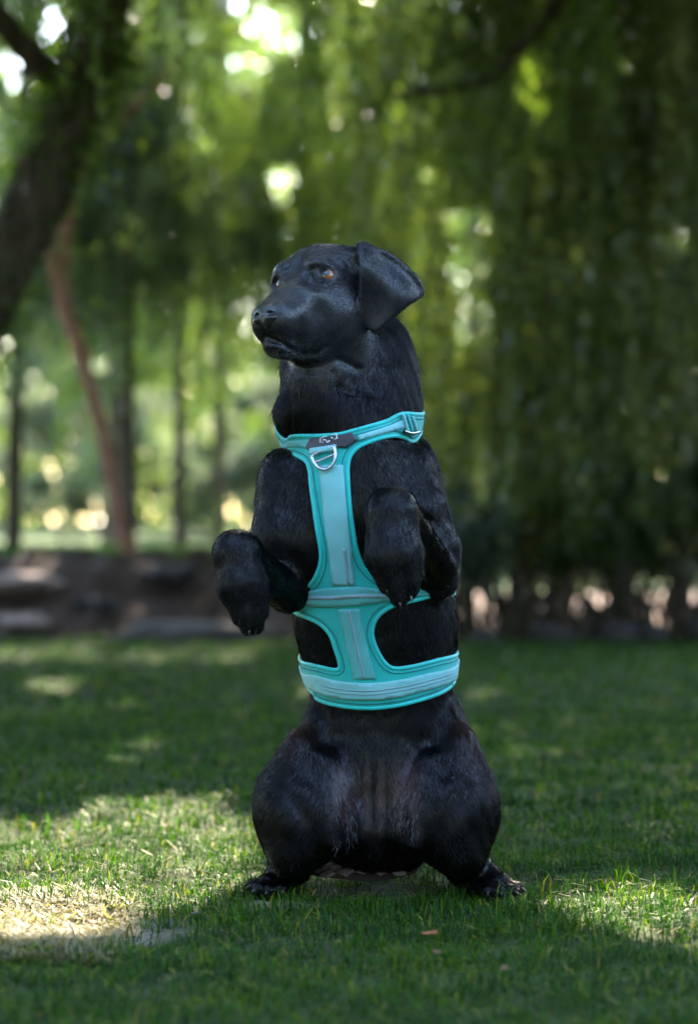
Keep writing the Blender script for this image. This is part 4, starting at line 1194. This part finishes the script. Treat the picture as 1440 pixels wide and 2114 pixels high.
for nm in 'nf':
    p, out = eye_s[nm], eye_s[nm+'o']
    gaze = (HF * 0.80 + (HR if nm == 'n' else -HR) * .42 + HU * .22); gaze /= np.linalg.norm(gaze)
    side = np.cross(HU, gaze); side /= np.linalg.norm(side); up = np.cross(gaze, side)
    M = np.stack([side, gaze, up])
    V, F = uv_sphere(p - out * 9.5, 16.8, M, 32, 32)
    # ring of faces around the pole: pupil, iris, sclera by latitude
    lat = np.repeat(np.arange(32), 32)
    mi = np.where(lat < 5, 0, np.where(lat < 13, 1, 2))
    e = dchild(mesh_obj('eye', V, F, [M_pupil, M_iris, M_sclera], mat_idx=mi))
    if nm == 'f': e['label'] = 'far eye, half hidden behind the bridge of the nose'
    # eyelid rim: a thin wet tube following the opening
    th = np.linspace(0, 2 * math.pi, 40, endpoint=False)
    E3 = eye_s[nm+'M']
    def rim(k):
        q = p + np.outer(np.cos(th) * 16.0 * k, E3[0]) + np.outer(np.sin(th) * 12.4 * k, E3[2]) + np.outer(2.4 - np.abs(np.cos(th))**2 * 6.2, E3[1])
        return q
    V, F = tube(rim(1.0), 2.1, 6, closed=True)
    dchild(mesh_obj('eyelid', V, F, M_lid))

# claws
def claw(a, b, r, m):
    a = np.asarray(a); b = np.asarray(b)
    pts = smooth_open([a, (a + b) / 2 + np.array([0, -r * .8, r * .3]), b], 4)
    V, F = tube(pts, np.linspace(r, r * .25, len(pts)), 8)
    dchild(mesh_obj('claw', V, F, m))
for a, b in (((493, 1276, -268), (497, 1296, -272)), ((514, 1300, -272), (516, 1320, -274)), ((528, 1298, -264), (527, 1318, -266)), ((542, 1262, -250), (545, 1280, -254))):
    claw(C(*a), C(*b) * .75 + C(*a) * .25, 3.8, M_claw)
for a, b, m in (((798, 1216, -272), (801, 1234, -276), 0), ((824, 1244, -280), (828, 1260, -284), 0), ((846, 1230, -270), (852, 1246, -274), 1), ((862, 1192, -252), (866, 1212, -256), 1)):
    claw(C(*a), C(*b) * .75 + C(*a) * .25, 3.8, M_claw_pale if m else M_claw)
for a, b in (((518, 1828, -100), (507, 1834, -104)), ((528, 1836, -122), (519, 1843, -128)), ((552, 1841, -134), (547, 1848, -142)), ((582, 1840, -126), (581, 1847, -134)),
             ((1074, 1834, -92), (1085, 1841, -98)), ((1062, 1840, -116), (1070, 1847, -124)), ((1032, 1842, -132), (1036, 1850, -140)), ((1006, 1840, -124), (1006, 1848, -134))):
    claw(C(*a), C(*b), 4.0, M_claw)
# ------------------------------------------------------------------ the harness, laid over the torso
R0 = 150.0
def axis_at(z):
    zc = np.clip(z, _z[0], _z[-1]); return cspline(_z, _cx, zc), cspline(_z, _cy, zc)
def to_sz(P):
    cx, cy = axis_at(P[:, 2])
    return np.stack([np.arctan2(P[:, 0] - cx, -(P[:, 1] - cy)) * R0, P[:, 2]], 1)
def from_sz(S):
    S = np.asarray(S, float); th = S[:, 0] / R0; z = S[:, 1]
    cx, cy = axis_at(z)
    d = np.stack([np.sin(th), -np.cos(th), np.zeros(len(th))], 1)
    O = np.stack([cx, cy, z], 1); t = np.full(len(th), 330.0)
    for _ in range(40):
        t -= np.clip(dog.exact(O + d * t[:, None], 'T'), -8, 40) * .8
    P = O + d * t[:, None]; e = 1.5
    G = np.stack([dog.exact(P + np.eye(3)[i] * e, 'T') - dog.exact(P - np.eye(3)[i] * e, 'T') for i in range(3)], 1)
    G /= np.linalg.norm(G, axis=1)[:, None] + 1e-9
    return P, G
def px_sz(pts):
    """photo pixels -> (s, z) on the torso; entries ('t', degrees, row) are given by angle instead"""
    out = []
    for p in pts:
        if p[0] == 't': out.append((math.radians(p[1]) * R0, C(720, p[2], 40)[2]))
        else: out.append(tuple(to_sz(march(p[0], p[1], 'T'))[0]))
    return np.array(out)
def cloth(name, outline, lo, hi, mat, parent, res=6.0, edge_in=0.0, crown=0.0):
    """solid sheet over the torso inside the (s,z) outline, between the offsets lo and hi"""
    per = []
    N = len(outline)
    for a, b in zip(outline, np.roll(outline, -1, 0)):
        n = max(1, int(np.linalg.norm(b - a) / res))
        per += [a + (b - a) * i / n for i in range(n)]
    per = np.array(per); nb = len(per)
    lo2, hi2 = per.min(0), per.max(0)
    gx, gy = np.meshgrid(np.arange(lo2[0], hi2[0], res), np.arange(lo2[1], hi2[1], res * .9))
    gx[1::2] += res / 2
    g = np.stack([gx.ravel(), gy.ravel()], 1)
    sd = poly_sdf(per, g); g = g[sd < -res * .45]
    pts = np.concatenate([per, g])
    vs, es, fs, ov, *_ = delaunay_2d_cdt([Vector(p) for p in pts], [], [list(range(nb))], 1, 1e-4)
    S = np.array([tuple(v) for v in vs]); T = np.array([f if len(f) == 3 else f[:3] for f in fs])
    P, G = from_sz(S)
    dE = np.maximum(-poly_sdf(per, S), 0)
    top = hi + crown * (1 - np.exp(-dE / 7.0))
    top = top + 0.5 * np.sin(S[:, 1] * .11 + S[:, 0] * .05) * (hi > 6)
    A = P + G * top[:, None]; B = P + G * lo
    n = len(S)
    # orientation
    nn = np.cross(A[T[0, 1]] - A[T[0, 0]], A[T[0, 2]] - A[T[0, 0]])
    if nn @ G[T[0, 0]] < 0: T = T[:, ::-1]
    ed = {}
    for f in T:
        for a, b in ((f[0], f[1]), (f[1], f[2]), (f[2], f[0])):
            ed[(a, b)] = 1
    F = [tuple(f) for f in T] + [tuple(f[::-1] + n) for f in T]
    for (a, b) in ed:
        if (b, a) not in ed: F.append((b, a, a + n, b + n))
    F = [tuple(int(x) for x in f) for f in F]
    o = mesh_obj(name, np.concatenate([A, B]), F, mat)
    uv = o.data.uv_layers.new(name='UVMap')
    li = np.zeros(len(o.data.loops), np.int32); o.data.loops.foreach_get('vertex_index', li)
    SS = np.concatenate([S, S])[li] / 100.0
    uv.data.foreach_set('uv', SS.astype(np.float32).ravel())
    o.parent = parent; o.matrix_parent_inverse = Matrix.Translation(-parent.location)
    return o
def edge_tube(name, line, off, r, mat, parent, closed=True, flat=1.0, ns=7, step=5.0):
    L = []
    rng_ = range(len(line)) if closed else range(len(line) - 1)
    for i in rng_:
        a, b = line[i], line[(i + 1) % len(line)]
        n = max(1, int(np.linalg.norm(b - a) / step)); L += [a + (b - a) * j / n for j in range(n)]
    if not closed: L.append(line[-1])
    P, G = from_sz(np.array(L))
    V, F = tube(P + G * off, r, ns, closed, flat, G)
    o = mesh_obj(name, V, F, mat); o.parent = parent; o.matrix_parent_inverse = Matrix.Translation(-parent.location)
    return o

# outline pieces, left and right as in the photo; wrap-round rows given by angle
tL, tR = -180, 180
neck_top = [('t', tL, 812), ('t', -130, 838), ('t', -95, 868), (592, 905), (604, 898), (628, 897), (660, 899), (700, 897), (728, 890), (765, 880), (800, 868), (828, 855), ('t', 72, 858), ('t', 100, 850), ('t', 140, 822), ('t', tR, 812)]
right_a = [('t', tR, 862), ('t', 130, 872), ('t', 90, 890), (847, 912), (832, 904), (812, 901), (786, 905), (760, 914), (738, 925), (724, 941), (718, 962), (718, 985), (720, 1020), (724, 1060), (730, 1100), (738, 1140), (752, 1172), (776, 1196), (808, 1212), (850, 1214), (890, 1206), ('t', 80, 1192), ('t', 120, 1170), ('t', tR, 1150)]
right_b = [('t', tR, 1196), ('t', 120, 1214), ('t', 80, 1226), (905, 1226), (880, 1232), (850, 1240), (820, 1247), (795, 1258), (776, 1276), (768, 1300), (771, 1325), (783, 1352), (797, 1371), (815, 1379), (850, 1375), (900, 1362), ('t', 66, 1352), ('t', 110, 1345), ('t', tR, 1340)]
bottom = [('t', tR, 1392), ('t', 110, 1398), ('t', 72, 1410), (924, 1417), (880, 1439), (820, 1455), (760, 1461), (700, 1455), (657, 1440), ('t', -66, 1426), ('t', -110, 1404), ('t', tL, 1392)]
left_b = [('t', tL, 1340), ('t', -110, 1352), ('t', -76, 1364), (642, 1370), (670, 1377), (692, 1382), (703, 1378), (702, 1362), (693, 1335), (684, 1310), (665, 1288), (640, 1275), ('t', -66, 1262), ('t', -110, 1232), ('t', tL, 1196)]
left_a = [('t', tL, 1150), ('t', -120, 1178), ('t', -80, 1216), (616, 1226), (640, 1205), (655, 1181), (662, 1155), (661, 1130), (656, 1100), (650, 1050), (645, 1000), (643, 975), (637, 955), (620, 943), (602, 937), ('t', -90, 930), ('t', -130, 884), ('t', tL, 862)]
def part_line(pts): return smooth_open(px_sz(pts), 3)
segs = [part_line(p) for p in (neck_top, right_a, right_b, bottom, left_b, left_a)]
OUT = np.concatenate(segs)
def harness_cover(P):
    S = to_sz(P); d = poly_sdf(OUT[::2], S)
    near = np.abs(dog.exact(P, 'T')) < 9
    front = (P[:, 2] < C(0, 800, 0)[2]) & (P[:, 2] > C(0, 1480, 0)[2])
    return (d < 2.0) & near & front
def fabric(name, c1, c2, rough, weave, ribs=None):
    n = NT(name); uv = n.coord('UV')
    co = n.coord('Object')
    col = n.ramp(n.noise(9, 4, .6, co), [(.35, c1), (.7, c2)])
    fine = n.noise(900, 2, .5, co)
    col = n.mix(n.math('MULTIPLY', fine, .35), col, tuple(x * .55 for x in c1))
    mp = n.new('ShaderNodeMapping'); n.link(uv, mp.inputs[0]); mp.inputs['Scale'].default_value = (weave, weave, 1)
    w1 = n.new('ShaderNodeTexWave', wave_type='BANDS', bands_direction='X', i_Scale=1.0, i_Distortion=.6); n.link(mp.outputs[0], w1.inputs['Vector'])
    w2 = n.new('ShaderNodeTexWave', wave_type='BANDS', bands_direction='Y', i_Scale=1.0, i_Distortion=.6); n.link(mp.outputs[0], w2.inputs['Vector'])
    h = n.math('ADD', w1.outputs['Fac'], w2.outputs['Fac'])
    if ribs:
        rb = n.new('ShaderNodeTexWave', wave_type='BANDS', bands_direction=ribs[0], i_Scale=ribs[1], i_Distortion=1.2); n.link(uv, rb.inputs['Vector'])
        rb.inputs['Detail'].default_value = 2
        m = n.ramp(rb.outputs['Fac'], [(.45, (0, 0, 0)), (.9, (1, 1, 1))])
        col = n.mix(n.math('MULTIPLY', m, .45), col, ribs[2])
    n.bump(h, .35, .0012)
    return n.set(Base_Color=col, Roughness=rough, Sheen_Weight=.25)
TE1, TE2 = (.002, .45, .40), (.006, .58, .53)
M_teal = fabric('teal_mesh_fabric', TE1, TE2, .62, 30)
M_bind = fabric('teal_binding', (.003, .52, .47), (.010, .64, .59), .45, 40)
M_web = fabric('pale_teal_webbing', (.12, .52, .51), (.22, .63, .62), .5, 34, ('X', 9.0, (.42, .66, .72)))
M_web2 = fabric('teal_webbing', (.03, .42, .39), (.06, .50, .47), .5, 34, ('X', 7.0, (.30, .50, .54)))
M_reflect = simple('reflective_tape', (.22, .36, .40), .4, (300, .2, .001))
M_thread = simple('stitching', (.002, .13, .16), .7)
M_patch = simple('grey_rubber_patch', (.035, .035, .050), .42, (260, .3, .001))
M_print = simple('white_print', (.72, .72, .76), .4)
M_steel = simple('brushed_metal', (.62, .62, .68), .26, (120, .15, .001), Metallic=1.0)

har = empty('dog_harness', (40 / U, -80 / U, 600 / U))
tag(har, "turquoise harness with grey patch, metal ring and wide belly band worn by the dog", "harness")
def hp_(name, line, lo, hi, mat, **kw): return cloth(name, line, lo, hi, mat, har, **kw)
panel = hp_('chest_panel', OUT, -2, 6, M_teal, crown=2.6)
for a, b in ((0, 1), (1, 2), (2, 3), (3, 4), (4, 5), (5, 0)): pass
for i, sg in enumerate(segs):
    edge_tube('binding', sg, 5.6, 4.6, M_bind, har, closed=False, flat=.8)
    # stitch line a little inside the binding
def inset(line, d):
    T = np.gradient(line, axis=0); T /= np.linalg.norm(T, axis=1)[:, None] + 1e-9
    q = line + np.stack([T[:, 1], -T[:, 0]], 1) * d
    sd = poly_sdf(OUT, q)
    if (sd < 0).mean() < .5: q = line - np.stack([T[:, 1], -T[:, 0]], 1) * d
    return q[poly_sdf(OUT, q) < -d * .7]
for sg in segs:
    q = inset(sg, 9.0)
    if len(q) > 4: edge_tube('seam', q, 9.0, .8, M_thread, har, closed=False, ns=5)

# back panel so that the straps meet on the spine
bk = np.array([[ (180 - 34) , 0]])
for sgn in (1, -1):
    a0, a1 = math.radians(142) * R0 * sgn, math.radians(180) * R0 * sgn
    z0, z1 = C(0, 858, 40)[2], C(0, 1345, 40)[2]
    hp_('back_panel', np.array([[a0, z0], [a1, z0], [a1, z1], [a0, z1]]), -1, 6.5, M_teal, res=12)

# webbing strips
ctr = px_sz([(663, 962), (668, 1020), (672, 1080), (681, 1140), (690, 1207), (733, 1207), (727, 1140), (720, 1080), (714, 1020), (709, 962)])
ctr = np.concatenate([smooth_open(ctr[:5], 4), smooth_open(ctr[5:], 4)])
web = hp_('webbing', ctr, 7, 11.2, M_web, crown=.8)
stem = px_sz([(701, 1256), (712, 1310), (724, 1360), (733, 1400), (776, 1400), (762, 1350), (751, 1305), (744, 1256)])
web = hp_('webbing', np.concatenate([smooth_open(stem[:4], 4), smooth_open(stem[4:], 4)]), 7, 11.0, M_web2, crown=.6)
for px in ([(722, 1258), (733, 1310), (744, 1360), (753, 1400)], [(712, 1130), (716, 1160), (721, 1205)]):
    l = smooth_open(px_sz(px), 4); w = np.array([2.6, 0])
    hp_('reflective_stripe', np.concatenate([l - w, (l + w)[::-1]]), 9, 12.4, M_reflect, res=5)
def band(name, up, dn_, lo_, hi_, mat, **kw):
    a = smooth_open(px_sz(up), 4); b = smooth_open(px_sz(dn_), 4)
    return hp_(name, np.concatenate([a, b[::-1]]), lo_, hi_, mat, **kw)
b1u = [('t', -178, 1160), ('t', -120, 1188), ('t', -76, 1222), (640, 1215), (690, 1212), (740, 1210), (800, 1218), (860, 1219), ('t', 60, 1214), ('t', 110, 1184), ('t', 178, 1160)]
b1d = [('t', -178, 1186), ('t', -120, 1214), ('t', -76, 1248), (640, 1250), (690, 1252), (740, 1248), (800, 1240), (860, 1231), ('t', 60, 1224), ('t', 110, 1208), ('t', 178, 1186)]
band('webbing', b1u, b1d, 8, 12.0, M_web2, crown=.8)
b1m = smooth_open(px_sz([('t', -70, 1234), (640, 1232), (690, 1232), (740, 1229), (800, 1230)]), 4)
hp_('reflective_stripe', np.concatenate([b1m - [0, 4], (b1m + [0, 4])[::-1]]), 10, 13.4, M_reflect, res=5)
b2u = [('t', -178, 1350), ('t', -110, 1366), ('t', -74, 1384), (660, 1392), (700, 1403), (760, 1408), (820, 1402), (880, 1388), ('t', 62, 1374), ('t', 110, 1356), ('t', 178, 1350)]
b2d = [('t', -178, 1380), ('t', -110, 1396), ('t', -74, 1414), (660, 1426), (700, 1438), (760, 1443), (820, 1437), (880, 1421), ('t', 62, 1404), ('t', 110, 1388), ('t', 178, 1380)]
band('webbing', b2u, b2d, 8, 12.0, M_web, crown=.8)
for dy in (-2.5, 5):
    m = smooth_open(px_sz([(670, 1412 + dy), (700, 1421 + dy), (760, 1426 + dy), (820, 1419 + dy), (880, 1404 + dy), (918, 1392 + dy)]), 4)
    hp_('reflective_stripe', np.concatenate([m - [0, 1.3], (m + [0, 1.3])[::-1]]), 10, 13.2, M_reflect, res=5)
# strap over the near shoulder, paler, with folded end and buckle
st = px_sz([(736, 900), (770, 890), (802, 878), (828, 866), (826, 884), (800, 893), (772, 901), (741, 911)])
hp_('webbing', np.concatenate([smooth_open(st[:4], 4), smooth_open(st[4:], 4)]), 8, 12, M_web, crown=.5)
st = px_sz([(599, 905), (646, 906), (643, 926), (620, 922), (597, 921)])
hp_('webbing', np.concatenate([smooth_open(st[:2], 4), smooth_open(st[2:], 4)]), 8, 11.5, M_web2)
for k in range(3):
    l = px_sz([(822 + k*8, 857 + k*1.5), (831 + k*8, 893 - k*2)])
    w = np.array([2.6, 0]); hp_('strap_loop', np.concatenate([l - w, (l + w)[::-1]]), 10, 17, M_web if k != 1 else M_bind, res=4, crown=2)
l = smooth_open(px_sz([(821, 891), (836, 893), (850, 890)]), 4)
edge_tube('slider_buckle', l, 16, 3.4, M_steel, har, closed=False)

# grey rubber patch and its printed emblem
pt = px_sz([(646, 903), (690, 901), (726, 893), (737, 911), (722, 922), (716, 928), (700, 925), (690, 926), (668, 934), (650, 938), (640, 926)])
hp_('logo_patch', pt, 7, 13.5, M_patch, res=4, crown=1)
def stroke(pts, w, name='emblem_stroke'):
    l = px_sz(pts)
    if len(l) == 2: l = np.array([l[0] + (l[1] - l[0]) * t for t in (0, .5, 1)])
    T = np.gradient(l, axis=0); T /= np.linalg.norm(T, axis=1)[:, None]; Nn = np.stack([T[:, 1], -T[:, 0]], 1) * w
    return cloth(name, np.concatenate([l - Nn, (l + Nn)[::-1]]), 13, 15.4, M_print, har, res=2.5)
for s_ in ([(675, 901), (669, 904), (669, 914), (674, 915)], [(692, 898), (698, 896), (699, 906), (694, 908)]): stroke(s_, 1.3)
stroke([(674, 908), (679, 909)], 1.7); stroke([(688, 905), (692, 904)], 1.7)
stroke([(680, 911), (682, 916), (686, 910)], 1.5)
stroke([(676, 899), (680, 901)], 1.0); stroke([(688, 898), (691, 896)], 1.0)

# metal ring with cross bar, hanging on the patch edge
rc, rg = from_sz(px_sz([(677, 949)]))
rc, rg = rc[0] + rg[0] * 17, rg[0]
ux = C(700, 937, 0) - C(650, 951, 0); ux -= (ux @ rg) * rg; ux /= np.linalg.norm(ux); uy = np.cross(ux, rg); uy *= (1 if uy[2] > 0 else -1)
ring2 = smooth_closed([(-23, 14), (0, 16), (23, 14), (25, 4), (20, -12), (10, -22), (0, -25), (-10, -22), (-20, -12), (-25, 4)], 5)
V, F = tube(rc + ring2[:, :1] * ux + ring2[:, 1:] * uy, 3.3, 10, True)
ro = mesh_obj('metal_ring', V, F, M_steel); ro.parent = har; ro.matrix_parent_inverse = Matrix.Translation(-har.location)
for y0 in (-2.0,):
    V, F = tube(np.array([rc + x * ux + y0 * uy for x in (-22, -8, 8, 22)]), 3.0, 10)
    bo = mesh_obj('cross_bar', V, F, M_steel); bo.parent = ro
l = px_sz([(652, 938), (698, 927)])
w = np.array([0, 6.0])
hp_('ring_loop', np.concatenate([l - w, (l + w)[::-1]]), 10, 20, M_web, res=5, crown=1.5)
print('harness', time.time() - T0)
# ------------------------------------------------------------------ short hair of the coat
def tri_sample(V, F, N, weight):
    n1 = np.cross(V[F[:, 1]] - V[F[:, 0]], V[F[:, 2]] - V[F[:, 0]]); n2 = np.cross(V[F[:, 2]] - V[F[:, 0]], V[F[:, 3]] - V[F[:, 0]])
    ar = (np.linalg.norm(n1, axis=1) + np.linalg.norm(n2, axis=1)) * .5
    w = ar * weight; c = np.cumsum(w); i = np.searchsorted(c, rng.random(N) * c[-1])
    a, b = rng.random((N, 1)), rng.random((N, 1))
    Q = V[F[i]]
    P = (Q[:, 0] * (1-a) + Q[:, 1] * a) * (1-b) + (Q[:, 3] * (1-a) + Q[:, 2] * a) * b
    return P, i
def wob(P, s, k):
    r = np.random.default_rng(k); o = np.zeros((len(P), 3))
    for _ in range(5):
        d = r.normal(size=3) / s; ph = r.random() * 6.28; o += np.sin(P @ d + ph)[:, None] * r.normal(size=3)
    return o / 2.2
HLEN = {'T': 12, 'A': 9.5, 'E': 6, 'H': 5.5, '': 12}
def flow_at(P):
    """blended lay of the hair and its length from the nearest forms"""
    fl = np.zeros((len(P), 3)); ln = np.zeros(len(P)); wt = np.full(len(P), 1e-9)
    for p in dog.p:
        if p.op != 'U' or p.flow is None: continue
        sel = np.all((P > p.lo - 20) & (P < p.hi + 20), axis=1)
        if not sel.any(): continue
        w = np.exp(-np.clip(p.f(P[sel]), -20, 40) / 6.0)
        f = np.asarray(p.flow, float); f = f / np.linalg.norm(f)
        fl[sel] += w[:, None] * f; ln[sel] += w * HLEN[p.tags[:1]]; wt[sel] += w
    return fl / wt[:, None], ln / wt

fc = bV[bF].mean(1); fn = bN[bF].mean(1)
wgt = np.where(fn[:, 1] < .35, 1.0, .28)
hd = (fc - HO); hf_ = hd @ HF
ishead = (fc[:, 2] > C(0, 760, 0)[2]) & (fc[:, 1] < 60)
wgt = wgt * np.where(ishead, 2.0, 1.0)
NH = 380000
hp, hi_ = tri_sample(bV, bF, NH, wgt)
hn = fn[hi_] / np.linalg.norm(fn[hi_], axis=1)[:, None]
fl, hl = flow_at(hp)
# ruff and throat are longer, muzzle and paws shorter
rz = np.exp(-((hp[:, 2] - C(0, 850, 0)[2]) / 60) ** 2); hl = hl + rz * 4 * (hp[:, 1] < 60)
mz = np.clip(((hp - HO) @ HF - 20) / 80, 0, 1) * (hp[:, 2] > 1000); hl = hl * (1 - .45 * mz)
keep = np.ones(NH, bool)
for p, o in ((eye_s['n'], 1), (eye_s['f'], 1)): keep &= np.linalg.norm(hp - p, axis=1) > 17
keep &= nose(hp) > 2.0
keep &= ~harness_cover(hp)
pinkm = np.zeros(NH)
for c, r_ in SKIN:
    pinkm = np.maximum(pinkm, 1 - np.sqrt((((hp / U - c) / r_) ** 2).sum(1)))
keep &= rng.random(NH) > np.clip(pinkm * 1.9, 0, .80)
hp, hn, fl, hl = hp[keep], hn[keep], fl[keep], hl[keep]
sm = np.where(hl < 8, .45, .8)[:, None]
fl = fl + (wob(hp, 40, 3) * .30 + wob(hp, 15, 4) * .12 + rng.normal(size=hp.shape) * .10) * sm
ft = fl - (fl * hn).sum(1)[:, None] * hn
ft /= np.linalg.norm(ft, axis=1)[:, None] + 1e-6
hl = hl * rng.uniform(.6, 1.25, len(hl)); 
lift = np.clip(np.where(hl < 8, .10, .24) + np.where(hl < 8, .07, .12) * wob(hp, 15, 8)[:, 0] + rng.normal(size=len(hp)) * .05, .05, .7)[:, None]
stray = rng.random(len(hp)) < .018
lift[stray] = rng.uniform(.6, 1.3, (stray.sum(), 1)); hl[stray] *= 1.25
K = 4
def hair_obj(name, P, N, T, L, lift, r, mat, curl=0.0, K=4):
    n = len(P); pts = np.zeros((n, K, 3))
    pts[:, 0] = P - N * 1.0
    for k in range(1, K):
        t = k / (K - 1)
        pts[:, k] = P + (T * t + N * (lift * (t - .55 * t * t) * 1.5)) * L[:, None]
        if curl: pts[:, k] += rng.normal(size=(n, 3)) * curl * t
    hc = bpy.data.hair_curves.new(name); hc.add_curves([K] * n)
    hc.points.foreach_set('position', (pts.reshape(-1, 3) / U).astype(np.float32).ravel())
    rad = np.tile(np.linspace(1, .25, K), n) * np.repeat(np.broadcast_to(r, n), K) / U
    hc.points.foreach_set('radius', rad.astype(np.float32))
    hc.materials.append(mat)
    o = bpy.data.objects.new(name, hc); COL.objects.link(o); dchild(o); return o
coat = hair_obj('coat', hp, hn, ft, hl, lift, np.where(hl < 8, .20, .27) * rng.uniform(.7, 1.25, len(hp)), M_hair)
coat['kind'] = 'stuff'
# pale hairs: groin, chin, lip edge, top of one thigh
def pale(px0, px1, py0, py1, n, L, curl, lf=.35, dirv=(0, -.2, -1), r=.35, dens=1.0):
    xs = rng.uniform(px0, px1, n); ys = rng.uniform(py0, py1, n)
    P = march(xs, ys)
    e = 2.0
    G = np.stack([dog.exact(P + np.eye(3)[i] * e) - dog.exact(P - np.eye(3)[i] * e) for i in range(3)], 1)
    G /= np.linalg.norm(G, axis=1)[:, None] + 1e-9
    T = np.tile(np.asarray(dirv, float), (n, 1)) + rng.normal(size=(n, 3)) * .22
    T -= (T * G).sum(1)[:, None] * G; T /= np.linalg.norm(T, axis=1)[:, None]
    return P, G, T, L * rng.uniform(.5, 1.2, n), curl
sets = [pale(688, 735, 1640, 1745, 50, 20, 1.4), pale(812, 868, 1630, 1720, 50, 18, 1.4), pale(598, 638, 1545, 1580, 60, 9, .6, dirv=(.4, 0, .8)),
        pale(548, 640, 722, 748, 110, 4.5, .4, dirv=-HF), pale(552, 668, 690, 736, 110, 3.5, .3, dirv=-HF), pale(925, 990, 1560, 1640, 90, 12, .6, dirv=(.3, 0, -1))]
P_, G_, T_, L_ = [np.concatenate([s[i] for s in sets]) for i in range(4)]
ph = hair_obj('pale_hairs', P_, G_, T_, L_, np.full((len(P_), 1), .4), .2, M_white, curl=.8, K=6)
ph['kind'] = 'stuff'
print('coat', len(hp), time.time() - T0)
# whiskers
wm = []
for (x, y), d in (((600, 690), (-.2, -1, -.3)), ((612, 700), (.1, -1, -.5)), ((590, 702), (-.4, -1, -.5)), ((604, 712), (-.1, -1, -.8)), ((576, 690), (-.6, -1, -.2)), ((628, 700), (.3, -1, -.4)), ((585, 528), (-.8, -.3, .9))):
    p0 = march(x, y)[0]; d = np.array(d, float); d /= np.linalg.norm(d)
    pts = smooth_open([p0, p0 + d * 26, p0 + d * 50 + np.array([0, 0, -8])], 5)
    V, F = tube(pts, np.linspace(.5, .12, len(pts)), 5)
    dchild(mesh_obj('whisker', V, F, M_hair))
# ------------------------------------------------------------------ small things on the turf
M_dryo = simple('orange_dry_leaf', (.26, .085, .025), .7, (90, .4))
M_dryb = simple('brown_dry_leaf', (.16, .075, .035), .75, (90, .4))
M_dryp = simple('pale_dry_leaf', (.22, .20, .19), .7, (90, .4))
def dleaf(px, py, label, m, s=.018, rz=0.0):
    s = s * .75
    x, y = ground_px(px, py); r_ = np.random.default_rng(int(px))
    u = np.linspace(-1, 1, 9); V, F = [], []
    for i, a in enumerate(u):
        w = (1 - a * a) ** .6 * .45 + .02
        for b in (-1, -.5, 0, .5, 1): V.append((a * s, b * w * s, s * (.22 * abs(b) ** 1.5 + .12 * a * a) + r_.normal() * s * .02))
    for i in range(8):
        for j in range(4): F.append((i*5+j, (i+1)*5+j, (i+1)*5+j+1, i*5+j+1))
    o = mesh_obj('fallen_leaf', np.array(V), np.array(F), m, scale=1.0)
    md = o.modifiers.new('thickness', 'SOLIDIFY'); md.thickness = .0006
    o.location = (x, y, float(ground_h(x, y)) + .022); o.rotation_euler = (r_.uniform(-.3, .3), r_.uniform(-.3, .3), rz)
    tag(o, label, 'leaf', 'dry leaves on the grass')
dleaf(882, 1952, 'orange dry leaf on the grass below and right of the dog, left of a pair', M_dryo, .014, .4)
dleaf(897, 1950, 'orange dry leaf on the grass below and right of the dog, right of a pair', M_dryo, .012, 1.4)
dleaf(902, 2000, 'small brown leaf just below the pair of orange leaves', M_dryb, .013, 2.2)
dleaf(402, 1910, 'pale grey leaf in the shaded grass left of the dog', M_dryp, .010, .8)
dleaf(190, 1922, 'dark brown leaf on the bare sunlit soil at the left', M_dryb, .016, .2)
dleaf(1040, 2045, 'brown curled leaf at the bottom right of the grass', M_dryb, .013, 1.1)
dleaf(120, 1990, 'brown leaf on shaded grass at the lower left corner', M_dryb, .014, 1.9)
dleaf(860, 1802, 'rust brown leaf under the belly of the dog', M_dryo, .02, .3)
dleaf(1035, 1838, 'thin orange leaf beside the right hind paw', M_dryo, .013, 1.5)
a = np.array([*ground_px(805, 1812), .01]); b = a + np.array([-.035, .0, .055])
V, F = tube(smooth_open([a, (a + b) / 2 + np.array([.006, 0, 0]), b], 4), np.linspace(.0012, .0007, 9), 6)
tag(mesh_obj('twig', V, F, M_dryp, scale=1.0), 'thin pale twig sticking up under the dog', 'twig')
